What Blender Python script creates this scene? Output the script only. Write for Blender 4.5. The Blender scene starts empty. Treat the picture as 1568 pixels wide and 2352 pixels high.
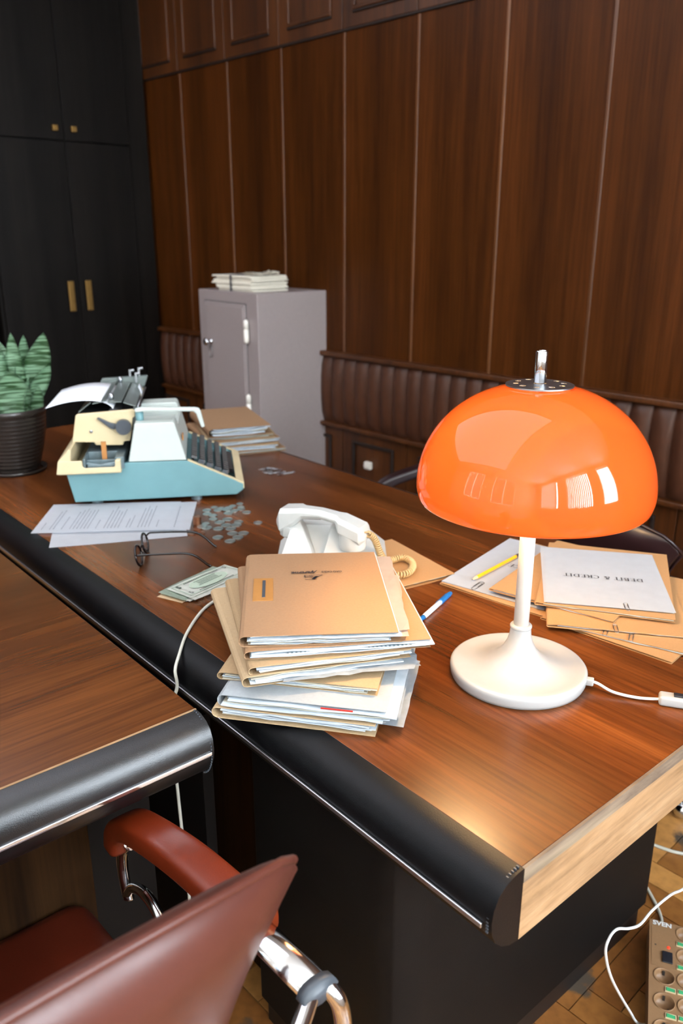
import bpy, bmesh, math, random
from mathutils import Vector, Matrix
sc = bpy.context.scene
COL = sc.collection
PI = math.pi
rnd = random.Random(7)

# ------------------------------------------------------------------ camera
cd = bpy.data.cameras.new('camera'); cam = bpy.data.objects.new('camera', cd); COL.objects.link(cam)
cam.location = (0, 0, 1.40)
cam.rotation_euler = (PI/2 - 0.32582, 0, 0.86434)
cd.sensor_fit = 'VERTICAL'; cd.sensor_height = 36; cd.sensor_width = 24; cd.lens = 28.80
cd.clip_start = 0.02
cd.dof.use_dof = True; cd.dof.focus_distance = 1.16
cd.dof.aperture_fstop = 5.0
sc.camera = cam
sc.view_settings.view_transform = 'Standard'; sc.view_settings.look = 'None'
sc.view_settings.gamma = 1; sc.view_settings.use_curve_mapping = False
EXPOSURE = -0.55
sc.view_settings.exposure = EXPOSURE

# ------------------------------------------------------------------ world and daylight
wld = bpy.data.worlds.new('daylight'); sc.world = wld; wld.use_nodes = True
wld.node_tree.nodes['Background'].inputs[0].default_value = (0.55, 0.72, 1.0, 1)
wld.node_tree.nodes['Background'].inputs[1].default_value = 1.0
WR = 0.04817                       # the room stands turned by this against the desk
def wf(a, n, z): return (a*math.cos(WR) - n*math.sin(WR), a*math.sin(WR) + n*math.cos(WR), z)
ROOM_A0, ROOM_A1, ROOM_N0, ROOM_N1, ROOM_H = -4.75, 2.1, -2.6, 2.5, 2.95
WINDOWS = [(-2.1, -0.9), (-0.35, 0.85), (1.35, 2.15)]  # along n on the right wall
WIN_POWER = [400, 400, 220]
FRONT_WINDOWS = [(-2.9, -1.6), (-0.9, 0.5)]          # along a on the wall behind the camera
FRONT_POWER = [150, 100]
for (n0, n1), pw in zip(WINDOWS, WIN_POWER):
    ld = bpy.data.lights.new('window_daylight', 'AREA'); ld.shape = 'RECTANGLE'
    ld.size = n1 - n0 - .06; ld.size_y = 1.70; ld.energy = pw; ld.color = (0.80, 0.90, 1.0)
    lo = bpy.data.objects.new('window_daylight', ld); COL.objects.link(lo)
    lo.location = wf(ROOM_A1 + .03, (n0+n1)/2, 1.85)
    lo.rotation_euler = (PI/2, 0, PI/2 + WR)      # shines along -a

for (a0, a1), pw in zip(FRONT_WINDOWS, FRONT_POWER):
    ld = bpy.data.lights.new('window_daylight', 'AREA'); ld.shape = 'RECTANGLE'
    ld.size = a1 - a0 - .06; ld.size_y = 1.70; ld.energy = pw; ld.color = (0.80, 0.90, 1.0)
    lo = bpy.data.objects.new('window_daylight', ld); COL.objects.link(lo)
    lo.location = wf((a0+a1)/2, ROOM_N0 - .03, 1.85)
    lo.rotation_euler = (PI/2, 0, PI + WR)      # shines along +n

# ------------------------------------------------------------------ helpers
def tag(o, label=None, cat=None, group=None, kind=None):
    if label: o['label'] = label
    if cat: o['category'] = cat
    if group: o['group'] = group
    if kind: o['kind'] = kind
    return o
def thing(name, label, cat, loc=(0, 0, 0), rz=0, group=None):
    o = bpy.data.objects.new(name, None); COL.objects.link(o); o.empty_display_size = .02
    o.location = loc; o.rotation_euler = (0, 0, rz)
    return tag(o, label, cat, group)
def obj(name, bm, mat, parent=None, loc=None, rz=0, bevel=0, seg=2, smooth=False, label=None):
    if isinstance(bm, bmesh.types.BMesh):
        bmesh.ops.recalc_face_normals(bm, faces=bm.faces)
        me = bpy.data.meshes.new(name); bm.to_mesh(me); bm.free()
    else: me = bm
    mats = mat if isinstance(mat, (list, tuple)) else [mat]
    for m in mats: me.materials.append(m)
    if smooth:
        for p in me.polygons: p.use_smooth = True
    o = bpy.data.objects.new(name, me); COL.objects.link(o)
    if parent: o.parent = parent
    if loc: o.location = loc
    if rz: o.rotation_euler = (0, 0, rz)
    if bevel:
        b = o.modifiers.new('bevel', 'BEVEL'); b.width = bevel; b.segments = seg; b.limit_method = 'ANGLE'; b.angle_limit = .6
        for p in me.polygons: p.use_smooth = True
        w = o.modifiers.new('wn', 'WEIGHTED_NORMAL')
    if label: o['label'] = label
    return o
def copy_tree(o, parent=None):
    c = o.copy(); COL.objects.link(c)
    if parent: c.parent = parent
    for ch in [x for x in bpy.data.objects if x.parent == o]: copy_tree(ch, c)
    return c
def NB(): return bmesh.new()
def box(bm, x0, x1, y0, y1, z0, z1, M=None, mi=0):
    co = [(x, y, z) for x in (x0, x1) for y in (y0, y1) for z in (z0, z1)]
    v = [bm.verts.new((M @ Vector(c)) if M else c) for c in co]
    for q in ((0, 1, 3, 2), (4, 6, 7, 5), (0, 4, 5, 1), (2, 3, 7, 6), (0, 2, 6, 4), (1, 5, 7, 3)):
        f = bm.faces.new([v[i] for i in q]); f.material_index = mi
    return v
def prism(bm, pts, y0, y1, axis='y', mi=0, M=None):
    """polygon of (p,q) extruded; axis y: (p,y,q); axis x: (x,p,q); axis z: (p,q,z)"""
    def P(p, q, t):
        c = (p, t, q) if axis == 'y' else ((t, p, q) if axis == 'x' else (p, q, t))
        return (M @ Vector(c)) if M else c
    a = [bm.verts.new(P(p, q, y0)) for p, q in pts]; b = [bm.verts.new(P(p, q, y1)) for p, q in pts]
    n = len(pts); fs = [bm.faces.new(a), bm.faces.new(b[::-1])]
    for i in range(n): fs.append(bm.faces.new([a[i], b[i], b[(i+1) % n], a[(i+1) % n]]))
    for f in fs: f.material_index = mi
def lathe(bm, prof, n=48, cap0=True, cap1=True, M=None, c=(0, 0)):
    rings = []
    for r, z in prof:
        rings.append([bm.verts.new((M @ Vector((c[0]+r*math.cos(2*PI*i/n), c[1]+r*math.sin(2*PI*i/n), z))) if M else (c[0]+r*math.cos(2*PI*i/n), c[1]+r*math.sin(2*PI*i/n), z)) for i in range(n)])
    for A, B in zip(rings[:-1], rings[1:]):
        for i in range(n): bm.faces.new([A[i], A[(i+1) % n], B[(i+1) % n], B[i]])
    if cap0: bm.faces.new(rings[0][::-1])
    if cap1: bm.faces.new(rings[-1])
def spline(pts, k=8):
    P = [Vector(p) for p in pts]; out = []
    for i in range(len(P)-1):
        p0 = P[max(i-1, 0)]; p1 = P[i]; p2 = P[i+1]; p3 = P[min(i+2, len(P)-1)]
        for j in range(k):
            t = j/k
            out.append(0.5*((2*p1) + (-p0+p2)*t + (2*p0-5*p1+4*p2-p3)*t*t + (-p0+3*p1-3*p2+p3)*t**3))
    out.append(P[-1]); return out
def tube(bm, pts, r, n=10, sx=1.0, rads=None, up=None, sq=1.0):
    """sweep; sx squashes the section sideways; up = fixed reference for the section"""
    P = [Vector(p) for p in pts]; rings = []
    T0 = (P[1]-P[0]).normalized()
    ref = Vector(up) if up else (Vector((0, 0, 1)) if abs(T0.z) < .9 else Vector((1, 0, 0)))
    for i, p in enumerate(P):
        T = (P[min(i+1, len(P)-1)] - P[max(i-1, 0)]).normalized()
        s = T.cross(ref)
        if s.length < 1e-5: s = T.orthogonal()
        s.normalize(); u = s.cross(T).normalized()
        if not up: ref = u
        rr = rads[i] if rads else r
        cs = [(math.cos(2*PI*k/n), math.sin(2*PI*k/n)) for k in range(n)]
        rings.append([bm.verts.new(p + s*math.copysign(abs(a)**sq, a)*rr*sx + u*math.copysign(abs(b)**sq, b)*rr) for a, b in cs])
    for A, B in zip(rings[:-1], rings[1:]):
        for k in range(n): bm.faces.new([A[k], A[(k+1) % n], B[(k+1) % n], B[k]])
    bm.faces.new(rings[0][::-1]); bm.faces.new(rings[-1])
def ribbon(bm, line, y0, y1, th, ny=1, noise=0, seed=0, mi=0, skew=0.0):
    """thin bent sheet: line of (x,z) swept along y with thickness th"""
    r = random.Random(seed); n = len(line); P = [Vector((p[0], p[1])) for p in line]; N = []
    for i in range(n):
        t = (P[min(i+1, n-1)] - P[max(i-1, 0)]).normalized(); N.append(Vector((-t.y, t.x)))
    G = []
    for j in range(ny+1):
        y = y0 + (y1-y0)*j/ny
        dz = [noise*r.uniform(-1, 1) for _ in range(n)]
        G.append(([bm.verts.new((P[i].x + skew*(j/ny), y + noise*r.uniform(-1, 1)*.5, P[i].y + dz[i]*.25)) for i in range(n)],
                  [bm.verts.new((P[i].x + N[i].x*th + skew*(j/ny), y, P[i].y + N[i].y*th + dz[i]*.25)) for i in range(n)]))
    for (a, b), (c, d) in zip(G[:-1], G[1:]):
        for i in range(n-1):
            bm.faces.new([a[i], a[i+1], c[i+1], c[i]]); bm.faces.new([b[i], d[i], d[i+1], b[i+1]])
        bm.faces.new([a[0], c[0], d[0], b[0]]); bm.faces.new([a[-1], b[-1], d[-1], c[-1]])
    for (a, b) in (G[0], G[-1]):
        for i in range(n-1): bm.faces.new([a[i], b[i], b[i+1], a[i+1]])
def quad(bm, p, z, mi=0, M=None):
    f = bm.faces.new([bm.verts.new((M @ Vector((a, b, z))) if M else (a, b, z)) for a, b in p]); f.material_index = mi

# ------------------------------------------------------------------ materials
def lin(h):
    h = h.lstrip('#'); c = [int(h[i:i+2], 16)/255 for i in (0, 2, 4)]
    return tuple([x/12.92 if x <= .04045 else ((x+.055)/1.055)**2.4 for x in c] + [1.0])
def pbsdf(name):
    m = bpy.data.materials.new(name); m.use_nodes = True
    return m, m.node_tree.nodes, m.node_tree.links, m.node_tree.nodes['Principled BSDF']
def plain(name, col, rough=.5, metal=0, noise=.06, nscale=60, bump=0, bscale=300, coat=0, spec=.5, trans=0, emit=None):
    m, N, L, B = pbsdf(name); c = lin(col) if isinstance(col, str) else col
    B.inputs['Roughness'].default_value = rough; B.inputs['Metallic'].default_value = metal
    B.inputs['Specular IOR Level'].default_value = spec; B.inputs['Coat Weight'].default_value = coat
    B.inputs['Coat Roughness'].default_value = .08
    B.inputs['Transmission Weight'].default_value = trans
    tc = N.new('ShaderNodeTexCoord')
    if noise:
        nz = N.new('ShaderNodeTexNoise'); nz.inputs['Scale'].default_value = nscale; nz.inputs['Detail'].default_value = 5
        L.new(tc.outputs['Object'], nz.inputs['Vector'])
        mx = N.new('ShaderNodeMix'); mx.data_type = 'RGBA'
        mx.inputs[6].default_value = tuple([x*(1-noise*2) for x in c[:3]] + [1]); mx.inputs[7].default_value = tuple([min(1, x*(1+noise*2)) for x in c[:3]] + [1])
        L.new(nz.outputs['Fac'], mx.inputs[0]); L.new(mx.outputs[2], B.inputs['Base Color'])
    else: B.inputs['Base Color'].default_value = c
    if bump:
        b2 = N.new('ShaderNodeTexNoise'); b2.inputs['Scale'].default_value = bscale; b2.inputs['Detail'].default_value = 4
        L.new(tc.outputs['Object'], b2.inputs['Vector'])
        bp = N.new('ShaderNodeBump'); bp.inputs['Strength'].default_value = bump; bp.inputs['Distance'].default_value = .001
        L.new(b2.outputs['Fac'], bp.inputs['Height']); L.new(bp.outputs[0], B.inputs['Normal'])
    if emit:
        B.inputs['Emission Color'].default_value = lin(emit[0]); B.inputs['Emission Strength'].default_value = emit[1]
    return m
def wood(name, dark, mid, light, axis='x', band=3.0, fine=90, rough=.35, coat=0, stretch=.06, spec=.5, cr=.15):
    m, N, L, B = pbsdf(name)
    tc = N.new('ShaderNodeTexCoord'); mp = N.new('ShaderNodeMapping'); L.new(tc.outputs['Object'], mp.inputs['Vector'])
    s = [1, 1, 1]; s['xyz'.index(axis)] = stretch; mp.inputs['Scale'].default_value = s
    n1 = N.new('ShaderNodeTexNoise'); n1.inputs['Scale'].default_value = band; n1.inputs['Detail'].default_value = 6; n1.inputs['Roughness'].default_value = .65; n1.inputs['Distortion'].default_value = .4
    n2 = N.new('ShaderNodeTexNoise'); n2.inputs['Scale'].default_value = fine; n2.inputs['Detail'].default_value = 3
    mp2 = N.new('ShaderNodeMapping'); s2 = [1, 1, 1]; s2['xyz'.index(axis)] = .035; mp2.inputs['Scale'].default_value = s2
    L.new(tc.outputs['Object'], mp2.inputs['Vector']); L.new(mp2.outputs[0], n2.inputs['Vector'])
    L.new(mp.outputs[0], n1.inputs['Vector'])
    cr1 = N.new('ShaderNodeValToRGB'); e = cr1.color_ramp.elements
    e[0].position = .34; e[0].color = lin(dark); e[1].position = .66; e[1].color = lin(light)
    k = cr1.color_ramp.elements.new(.5); k.color = lin(mid)
    L.new(n1.outputs['Fac'], cr1.inputs[0])
    mx = N.new('ShaderNodeMix'); mx.data_type = 'RGBA'; mx.blend_type = 'MULTIPLY'; mx.inputs[0].default_value = .75
    cr2 = N.new('ShaderNodeValToRGB'); cr2.color_ramp.elements[0].position = .35; cr2.color_ramp.elements[0].color = (.62, .6, .58, 1); cr2.color_ramp.elements[1].position = .6
    L.new(n2.outputs['Fac'], cr2.inputs[0]); L.new(cr1.outputs[0], mx.inputs[6]); L.new(cr2.outputs[0], mx.inputs[7])
    L.new(mx.outputs[2], B.inputs['Base Color'])
    B.inputs['Roughness'].default_value = rough; B.inputs['Coat Weight'].default_value = coat; B.inputs['Coat Roughness'].default_value = cr
    B.inputs['Specular IOR Level'].default_value = spec
    bp = N.new('ShaderNodeBump'); bp.inputs['Strength'].default_value = .08; bp.inputs['Distance'].default_value = .0006
    L.new(n2.outputs['Fac'], bp.inputs['Height']); L.new(bp.outputs[0], B.inputs['Normal'])
    return m
M = {}
M['desk'] = wood('desk_veneer', '#46260f', '#592e12', '#733f1b', 'x', 9, 170, rough=.27, coat=0, spec=.38, stretch=.10, cr=.22)
M['desk2'] = wood('return_veneer', '#472610', '#522c11', '#5f3516', 'y', 10, 170, rough=.27, coat=.0, spec=.35, stretch=.10, cr=.20)
M['panel'] = wood('wall_veneer', '#371b08', '#452309', '#532b0e', 'z', 9, 110, rough=.36, stretch=.03, spec=.12)
M['panel2'] = wood('frieze_veneer', '#3a1d08', '#4b270b', '#5a3110', 'z', 6, 110, rough=.4, stretch=.04)
M['groove'] = plain('dark_groove', '#1d0f07', .6)
M['bead'] = wood('light_bead', '#4e2c12', '#5e381b', '#6c4424', 'z', 8, 90, rough=.3, stretch=.03)
M['rawwood'] = wood('raw_edge_wood', '#7d5e3c', '#987652', '#a78966', 'y', 22, 120, rough=.7, stretch=.2)
M['rawband'] = wood('worn_edge_band', '#5a4a3b', '#726150', '#84745f', 'y', 26, 150, rough=.7, stretch=.2)
M['pedwood'] = wood('pedestal_wood', '#1f1004', '#2c1a09', '#38230e', 'z', 10, 110, spec=.08, rough=.7, stretch=.05)
M['leather'] = plain('black_leather', '#090a0c', .34, noise=.1, nscale=30, bump=.25, bscale=900, spec=.7)
M['leather2'] = plain('black_leather_roll', '#07080a', .40, noise=.1, nscale=30, bump=.25, bscale=900, spec=.2)
M['blackpanel'] = plain('black_panel', '#0f0d0c', .55, noise=.15, nscale=8, bump=.2, bscale=500, spec=.14)
M['plinth'] = plain('plinth', '#0e0806', .5)
M['chrome'] = plain('chrome', '#d8dadd', .12, 1, noise=.02)
M['steel'] = plain('brushed_steel', '#a9adb1', .3, 1, noise=.05)
M['alu'] = plain('aluminium_strip', '#c3c4c6', .32, 1, noise=.03)
M['brass'] = plain('dull_brass', '#8c6c3a', .45, .8, noise=.1)
M['wardrobe'] = wood('black_stained_wood', '#0e0b09', '#13100e', '#191512', 'z', 9, 120, rough=.45, stretch=.03, spec=.12)
M['ceiling'] = plain('plaster_ceiling', '#efece6', .8)
M['plaster'] = plain('plaster', '#cfc9c0', .9, noise=.05)
M['padded'] = plain('brown_leatherette', '#46291b', .36, noise=.12, nscale=40, bump=.2, bscale=500, spec=.3)
M['safe'] = plain('safe_paint', '#958a89', .42, noise=.04, nscale=90, bump=.15, bscale=250)
M['white'] = plain('ivory_plastic', '#e9e4da', .25, noise=.02, coat=.15)
M['lampwhite'] = plain('white_enamel', '#a5a5a3', .25, noise=.015, coat=.15)
M['phone'] = plain('telephone_plastic', '#c2c4c0', .3, noise=.03)
M['kraft'] = plain('kraft_card', '#906f50', .75, noise=.07, nscale=260, bump=.1, bscale=500)
M['kraft2'] = plain('aged_card', '#9c8260', .8, noise=.08, nscale=260, bump=.1, bscale=500)
M['kraft3'] = plain('pale_card', '#ab9270', .8, noise=.07, nscale=200, bump=.1, bscale=500)
M['kraftgrey'] = plain('grey_card', '#92979a', .8, noise=.06, nscale=200)
M['kraftfresh'] = plain('fresh_card', '#a97f53', .7, noise=.08, nscale=380, bump=.08, bscale=700)
M['paper'] = plain('paper', '#dfe3e9', .8, noise=.03, nscale=40)
M['stackpaper'] = plain('filed_paper', '#b4bec6', .8, noise=.08, nscale=90)
M['stackwarm'] = plain('filed_paper_warm', '#aaa595', .8, noise=.08, nscale=90)
M['paperwarm'] = plain('old_paper', '#ded8c8', .8, noise=.05, nscale=80)
M['pinkpaper'] = plain('onion_skin', '#c9bab0', .6, noise=.05, nscale=60)
M['ink'] = plain('ink', '#1b1a22', .6, noise=0)
M['greyink'] = plain('typed_ink', '#6a6f7c', .8, noise=0)
M['tape'] = plain('brown_patch', '#a2713a', .5, noise=.08)
M['redtab'] = plain('red_tab', '#a8261f', .5)
M['blueplastic'] = plain('blue_plastic', '#1d5f9f', .3)
M['penwhite'] = plain('pen_white', '#e8eaee', .3)
M['yellow'] = plain('yellow_paint', '#f0a41a', .35)
M['graphite'] = plain('graphite', '#33302e', .4)
M['pencilwood'] = plain('pencil_wood', '#d9b48a', .7)
M['eraser'] = plain('eraser', '#e7c3b4', .7)
M['coin'] = plain('nickel', '#aab0ab', .35, .9, noise=.15, nscale=300, bump=.5, bscale=400)
M['copper'] = plain('copper', '#94644a', .35, .9, noise=.15, nscale=300)
M['bill'] = plain('banknote_paper', '#e9ece2', .8, noise=.05, nscale=200)
M['billgreen'] = plain('banknote_green', '#a3b2a1', .8, noise=.15, nscale=400)
M['billdark'] = plain('banknote_dark', '#3e4a40', .8, noise=.2, nscale=400)
M['peach'] = plain('peach_paper', '#edcca2', .8)
M['twblue'] = plain('typewriter_blue', '#638b90', .4, noise=.05, nscale=25, bump=.15, bscale=600)
M['twcream'] = plain('typewriter_cream', '#c8b893', .45, noise=.06, nscale=20, bump=.15, bscale=600)
M['twwhite'] = plain('typewriter_white', '#b9c1bb', .4, noise=.03, nscale=25, bump=.15, bscale=600)
M['twgrey'] = plain('typewriter_metal', '#75868c', .35, .6, noise=.15, nscale=80)
M['twpanel'] = plain('typewriter_panel', '#68716e', .32, .3, noise=.1, nscale=60)
M['rubber'] = plain('black_rubber', '#1c1d1f', .4)
M['knob'] = plain('grey_knob', '#3f454c', .45)
M['key'] = plain('key_plastic', '#141112', .28)
M['amber'] = plain('amber_plate', '#a8713a', .5)
M['glass'] = plain('lens_glass', '#ffffff', .0, noise=0, trans=1.0)
M['glasses'] = plain('tortoise_frame', '#0f0c0d', .18, noise=.1)
M['pot'] = plain('glazed_pot', '#2b2623', .25, noise=.08, nscale=30)
M['soil'] = plain('soil', '#4a3a2c', .95, noise=.3, nscale=120)
M['seatleather'] = plain('oxblood_leather', '#431509', .30, noise=.12, nscale=14, bump=.2, bscale=500)
M['backleather'] = plain('chestnut_leather', '#4a261e', .34, noise=.1, nscale=9, bump=.12, bscale=500, spec=.32)
M['armleather'] = plain('red_leather', '#642006', .38, noise=.12, nscale=20, bump=.15, bscale=500)
M['darkleather'] = plain('dark_burgundy_leather', '#231417', .3, noise=.1, nscale=20)
M['cable'] = plain('grey_cable', '#c6c6ba', .4)
M['whitecable'] = plain('white_cable', '#dfe2e2', .35)
M['tancord'] = plain('tan_coil', '#b7996a', .4)
M['strip'] = plain('brown_plastic', '#8a6a4c', .4, noise=.05, nscale=200)
M['stripdark'] = plain('dark_switch', '#22242a', .25)
M['green'] = plain('green_switch', '#3f9a68', .2)
M['led'] = plain('indicator_light', '#ff3a20', .3, emit=('#ff3a20', 1.4))
M['blind'] = plain('blind_fabric', '#d9d6cf', .8)
M['cloth'] = plain('dark_tape', '#2b2c38', .7)

def leaf_material():
    m, N, L, B = pbsdf('snake_plant_leaf')
    tc = N.new('ShaderNodeTexCoord'); mp = N.new('ShaderNodeMapping'); mp.inputs['Scale'].default_value = (7, 7, 110)
    L.new(tc.outputs['Object'], mp.inputs[0])
    n = N.new('ShaderNodeTexNoise'); n.inputs['Scale'].default_value = 1.4; n.inputs['Detail'].default_value = 4; n.inputs['Distortion'].default_value = .8
    L.new(mp.outputs[0], n.inputs['Vector'])
    r = N.new('ShaderNodeValToRGB'); r.color_ramp.elements[0].position = .42; r.color_ramp.elements[0].color = lin('#3a5c36'); r.color_ramp.elements[1].position = .58; r.color_ramp.elements[1].color = lin('#9cc3a0')
    L.new(n.outputs['Fac'], r.inputs[0]); L.new(r.outputs[0], B.inputs['Base Color']); B.inputs['Roughness'].default_value = .35
    return m
M['leaf'] = leaf_material()
def parquet_material():
    m, N, L, B = pbsdf('oak_parquet')
    at = N.new('ShaderNodeAttribute'); at.attribute_name = 'tone'
    tc = N.new('ShaderNodeTexCoord')
    n = N.new('ShaderNodeTexNoise'); n.inputs['Scale'].default_value = 45; n.inputs['Detail'].default_value = 5
    L.new(tc.outputs['Object'], n.inputs['Vector'])
    r = N.new('ShaderNodeValToRGB'); e = r.color_ramp.elements; e[0].color = lin('#7a4a22'); e[1].color = lin('#c08a4d'); k = e.new(.5); k.color = lin('#9f6c36')
    L.new(at.outputs['Fac'], r.inputs[0])
    mx = N.new('ShaderNodeMix'); mx.data_type = 'RGBA'; mx.blend_type = 'MULTIPLY'; mx.inputs[0].default_value = .5
    r2 = N.new('ShaderNodeValToRGB'); r2.color_ramp.elements[0].position = .3; r2.color_ramp.elements[0].color = (.5, .45, .4, 1); r2.color_ramp.elements[1].position = .6
    L.new(n.outputs['Fac'], r2.inputs[0]); L.new(r.outputs[0], mx.inputs[6]); L.new(r2.outputs[0], mx.inputs[7])
    # old adhesive stains
    n3 = N.new('ShaderNodeTexNoise'); n3.inputs['Scale'].default_value = 7; n3.inputs['Detail'].default_value = 6
    L.new(tc.outputs['Object'], n3.inputs['Vector'])
    r3 = N.new('ShaderNodeValToRGB'); r3.color_ramp.elements[0].position = .58; r3.color_ramp.elements[0].color = (0, 0, 0, 1); r3.color_ramp.elements[1].position = .62
    L.new(n3.outputs['Fac'], r3.inputs[0])
    m2 = N.new('ShaderNodeMix'); m2.data_type = 'RGBA'; L.new(r3.outputs[0], m2.inputs[0]); L.new(mx.outputs[2], m2.inputs[6]); m2.inputs[7].default_value = lin('#4c4238')
    L.new(m2.outputs[2], B.inputs['Base Color']); B.inputs['Roughness'].default_value = .38
    return m
M['parquet'] = parquet_material()
def shade_material(name, tcol, dcol, mixf):
    """orange acrylic: part of the bulb's light passes through, part scatters, glossy skin"""
    m = bpy.data.materials.new(name); m.use_nodes = True; N = m.node_tree.nodes; L = m.node_tree.links
    N.remove(N['Principled BSDF']); out = N['Material Output']
    tr = N.new('ShaderNodeBsdfTranslucent'); tr.inputs[0].default_value = tcol
    df = N.new('ShaderNodeBsdfDiffuse'); df.inputs[0].default_value = dcol
    gl = N.new('ShaderNodeBsdfGlossy'); gl.inputs['Roughness'].default_value = .04
    fr = N.new('ShaderNodeFresnel'); fr.inputs[0].default_value = 1.5
    a = N.new('ShaderNodeMixShader'); a.inputs[0].default_value = mixf; b = N.new('ShaderNodeMixShader')
    L.new(tr.outputs[0], a.inputs[1]); L.new(df.outputs[0], a.inputs[2]); L.new(fr.outputs[0], b.inputs[0]); L.new(a.outputs[0], b.inputs[1]); L.new(gl.outputs[0], b.inputs[2]); L.new(b.outputs[0], out.inputs[0])
    return m
M['shade'] = shade_material('orange_acrylic', (.93, .245, .062, 1), (.80, .12, .022, 1), .35)
M['shadein'] = shade_material('pale_inner_acrylic', (.95, .82, .62, 1), (.92, .84, .70, 1), .5)

# ------------------------------------------------------------------ room (mesh coordinates: along the back wall, towards it, up)
def struct(name, bm, mat, bevel=0, **k):
    return tag(obj(name, bm, mat, rz=WR, bevel=bevel, **k), kind='structure')
A0, A1, N0, N1, H = ROOM_A0, ROOM_A1, ROOM_N0, ROOM_N1, ROOM_H
# parquet floor: herringbone blocks
bm = NB(); lay = bm.faces.layers.float.new('tone')
box(bm, A0-.1, A1+.1, N0-.1, N1+.1, -.06, -.006)
S = .07; g = .0012; K = 4
def plank(i0, j0, w, h):
    x0, x1, y0, y1 = i0*S+g, (i0+w)*S-g, j0*S+g, (j0+h)*S-g
    if x1 < -1.9 or x0 > .7 or y1 < .2 or y0 > N1: 
        pass
    x0, x1, y0, y1 = max(x0, A0), min(x1, A1), max(y0, N0), min(y1, N1)
    if x0 >= x1 or y0 >= y1: return
    v = [bm.verts.new((a, b, z)) for a, b in ((x0, y0), (x1, y0), (x1, y1), (x0, y1)) for z in (-.006, 0)]
    t = rnd.random()
    for q in ((1, 3, 5, 7), (0, 2, 3, 1), (2, 4, 5, 3), (4, 6, 7, 5), (6, 0, 1, 7)):
        f = bm.faces.new([v[k] for k in q]); f[lay] = t
for r in range(-60, 120):
    for c in range(-40, 40):
        i = c*2*K + r; j = r           # horizontal block, stepped diagonally
        if A0/S-8 < i < A1/S+8 and N0/S-8 < j < N1/S+8:
            plank(i, j, K, 1); plank(i+K, j, 1, K) if False else None
        iv = c*2*K + r + K
        if A0/S-8 < iv < A1/S+8 and N0/S-8 < j < N1/S+8:
            plank(iv, j-K+1+K-1-(K-1), 1, K)
floor = struct('floor', bm, M['parquet'])
bm = NB(); box(bm, A0-.1, A1+.1, N0-.1, N1+.1, H, H+.1); struct('ceiling', bm, M['ceiling'])
# back wall: veneer boards with light beads between, frieze of framed panels above, dado of framed panels below
T = .012
bm = NB(); box(bm, A0-.1, A1+.1, N1, N1+.1, 0, H)
seams = [-4.19 + .39*k for k in range(17)]
for k, s in enumerate(seams):
    e = min(s+.39, A1)
    if e > s: box(bm, s+.004, e-.004, N1-T, N1-.001, .905, 2.150)
struct('wall_back', bm, M['panel'], bevel=.0015)
bm = NB()
for s in seams:
    if s < A1: box(bm, s-.006, s+.006, N1-T-.002, N1-.001, .905, 2.150)
struct('trim_1', bm, M['bead'], bevel=.002)
def ring(bm, a0, a1, z0, z1, w, n0, n1):
    box(bm, a0, a1, n0, n1, z0, z0+w); box(bm, a0, a1, n0, n1, z1-w, z1)
    box(bm, a0, a0+w, n0, n1, z0+w, z1-w); box(bm, a1-w, a1, n0, n1, z0+w, z1-w)
bm = NB()
for s in seams:                                   # frieze boards
    e = min(s+.39, A1)
    if e > s: box(bm, s+.002, e-.002, N1-.022, N1-.001, 2.158, H-.002)
struct('trim_2', bm, M['panel2'], bevel=.002)
bm = NB(); bm2 = NB()
for s in seams:
    if s+.34 < A1:
        ring(bm, s+.062, s+.328, 2.213, 2.72, .012, N1-.030, N1-.0225)
        box(bm2, s+.060, s+.330, N1-.030, N1-.022, 2.203, 2.2125)
struct('trim_3', bm, M['panel2'], bevel=.003)
bm3 = NB(); box(bm3, -4.19, A1, N1-.0215, N1-.001, 2.1505, 2.1575)
struct('trim_4', bm3, M['groove'])
struct('trim_5', bm2, M['groove'], bevel=.003)
bm = NB()
for s in seams:                                   # dado boards under the padding
    e = min(s+.39, A1)
    if e > s: box(bm, s+.002, e-.002, N1-.02, N1-.001, .085, .578)
struct('trim_6', bm, M['panel2'], bevel=.002)
bm = NB()
for s in seams:
    if s+.34 < A1: ring(bm, s+.07, s+.32, .14, .535, .014, N1-.031, N1-.0205)
struct('trim_7', bm, M['groove'], bevel=.003)
bm = NB(); box(bm, -4.19, A1, N1-.028, N1-.001, 0, .08); struct('baseboard_back', bm, M['panel2'], bevel=.003)
bm = NB(); box(bm, -4.19, A1, N1-.05, N1-.001, .895, .915); box(bm, -4.19, A1, N1-.05, N1-.001, .58, .598)
struct('trim_8', bm, M['panel2'], bevel=.004)
# other walls
bm = NB(); box(bm, A0-.1, A0, N0-.1, N1, 0, H); struct('wall_left', bm, M['panel'])
bm = NB(); ed = [A0-.1]
for a, b in FRONT_WINDOWS: ed += [a, b]
ed.append(A1+.1)
for i in range(0, len(ed), 2): box(bm, ed[i], ed[i+1], N0-.12, N0, 0, H)
for a, b in FRONT_WINDOWS: box(bm, a, b, N0-.12, N0, 0, .95); box(bm, a, b, N0-.12, N0, 2.75, H)
struct('wall_front', bm, M['plaster'])
for k, (a, b) in enumerate(FRONT_WINDOWS):
    wn = NB(); ring(wn, a, b, .95, 2.75, .05, N0-.115, N0-.08); box(wn, (a+b)/2-.02, (a+b)/2+.02, N0-.11, N0-.085, 1.0, 2.7)
    wdw = struct('window_%d' % (k+4), wn, M['white'], bevel=.003)
    gp = NB(); box(gp, a+.05, b-.05, N0-.099, N0-.095, 1.0, 2.7); obj('window_pane', gp, M['glass'], wdw)
bm = NB(); ed = [N0]
for a, b in WINDOWS: ed += [a, b]
ed.append(N1)
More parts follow.
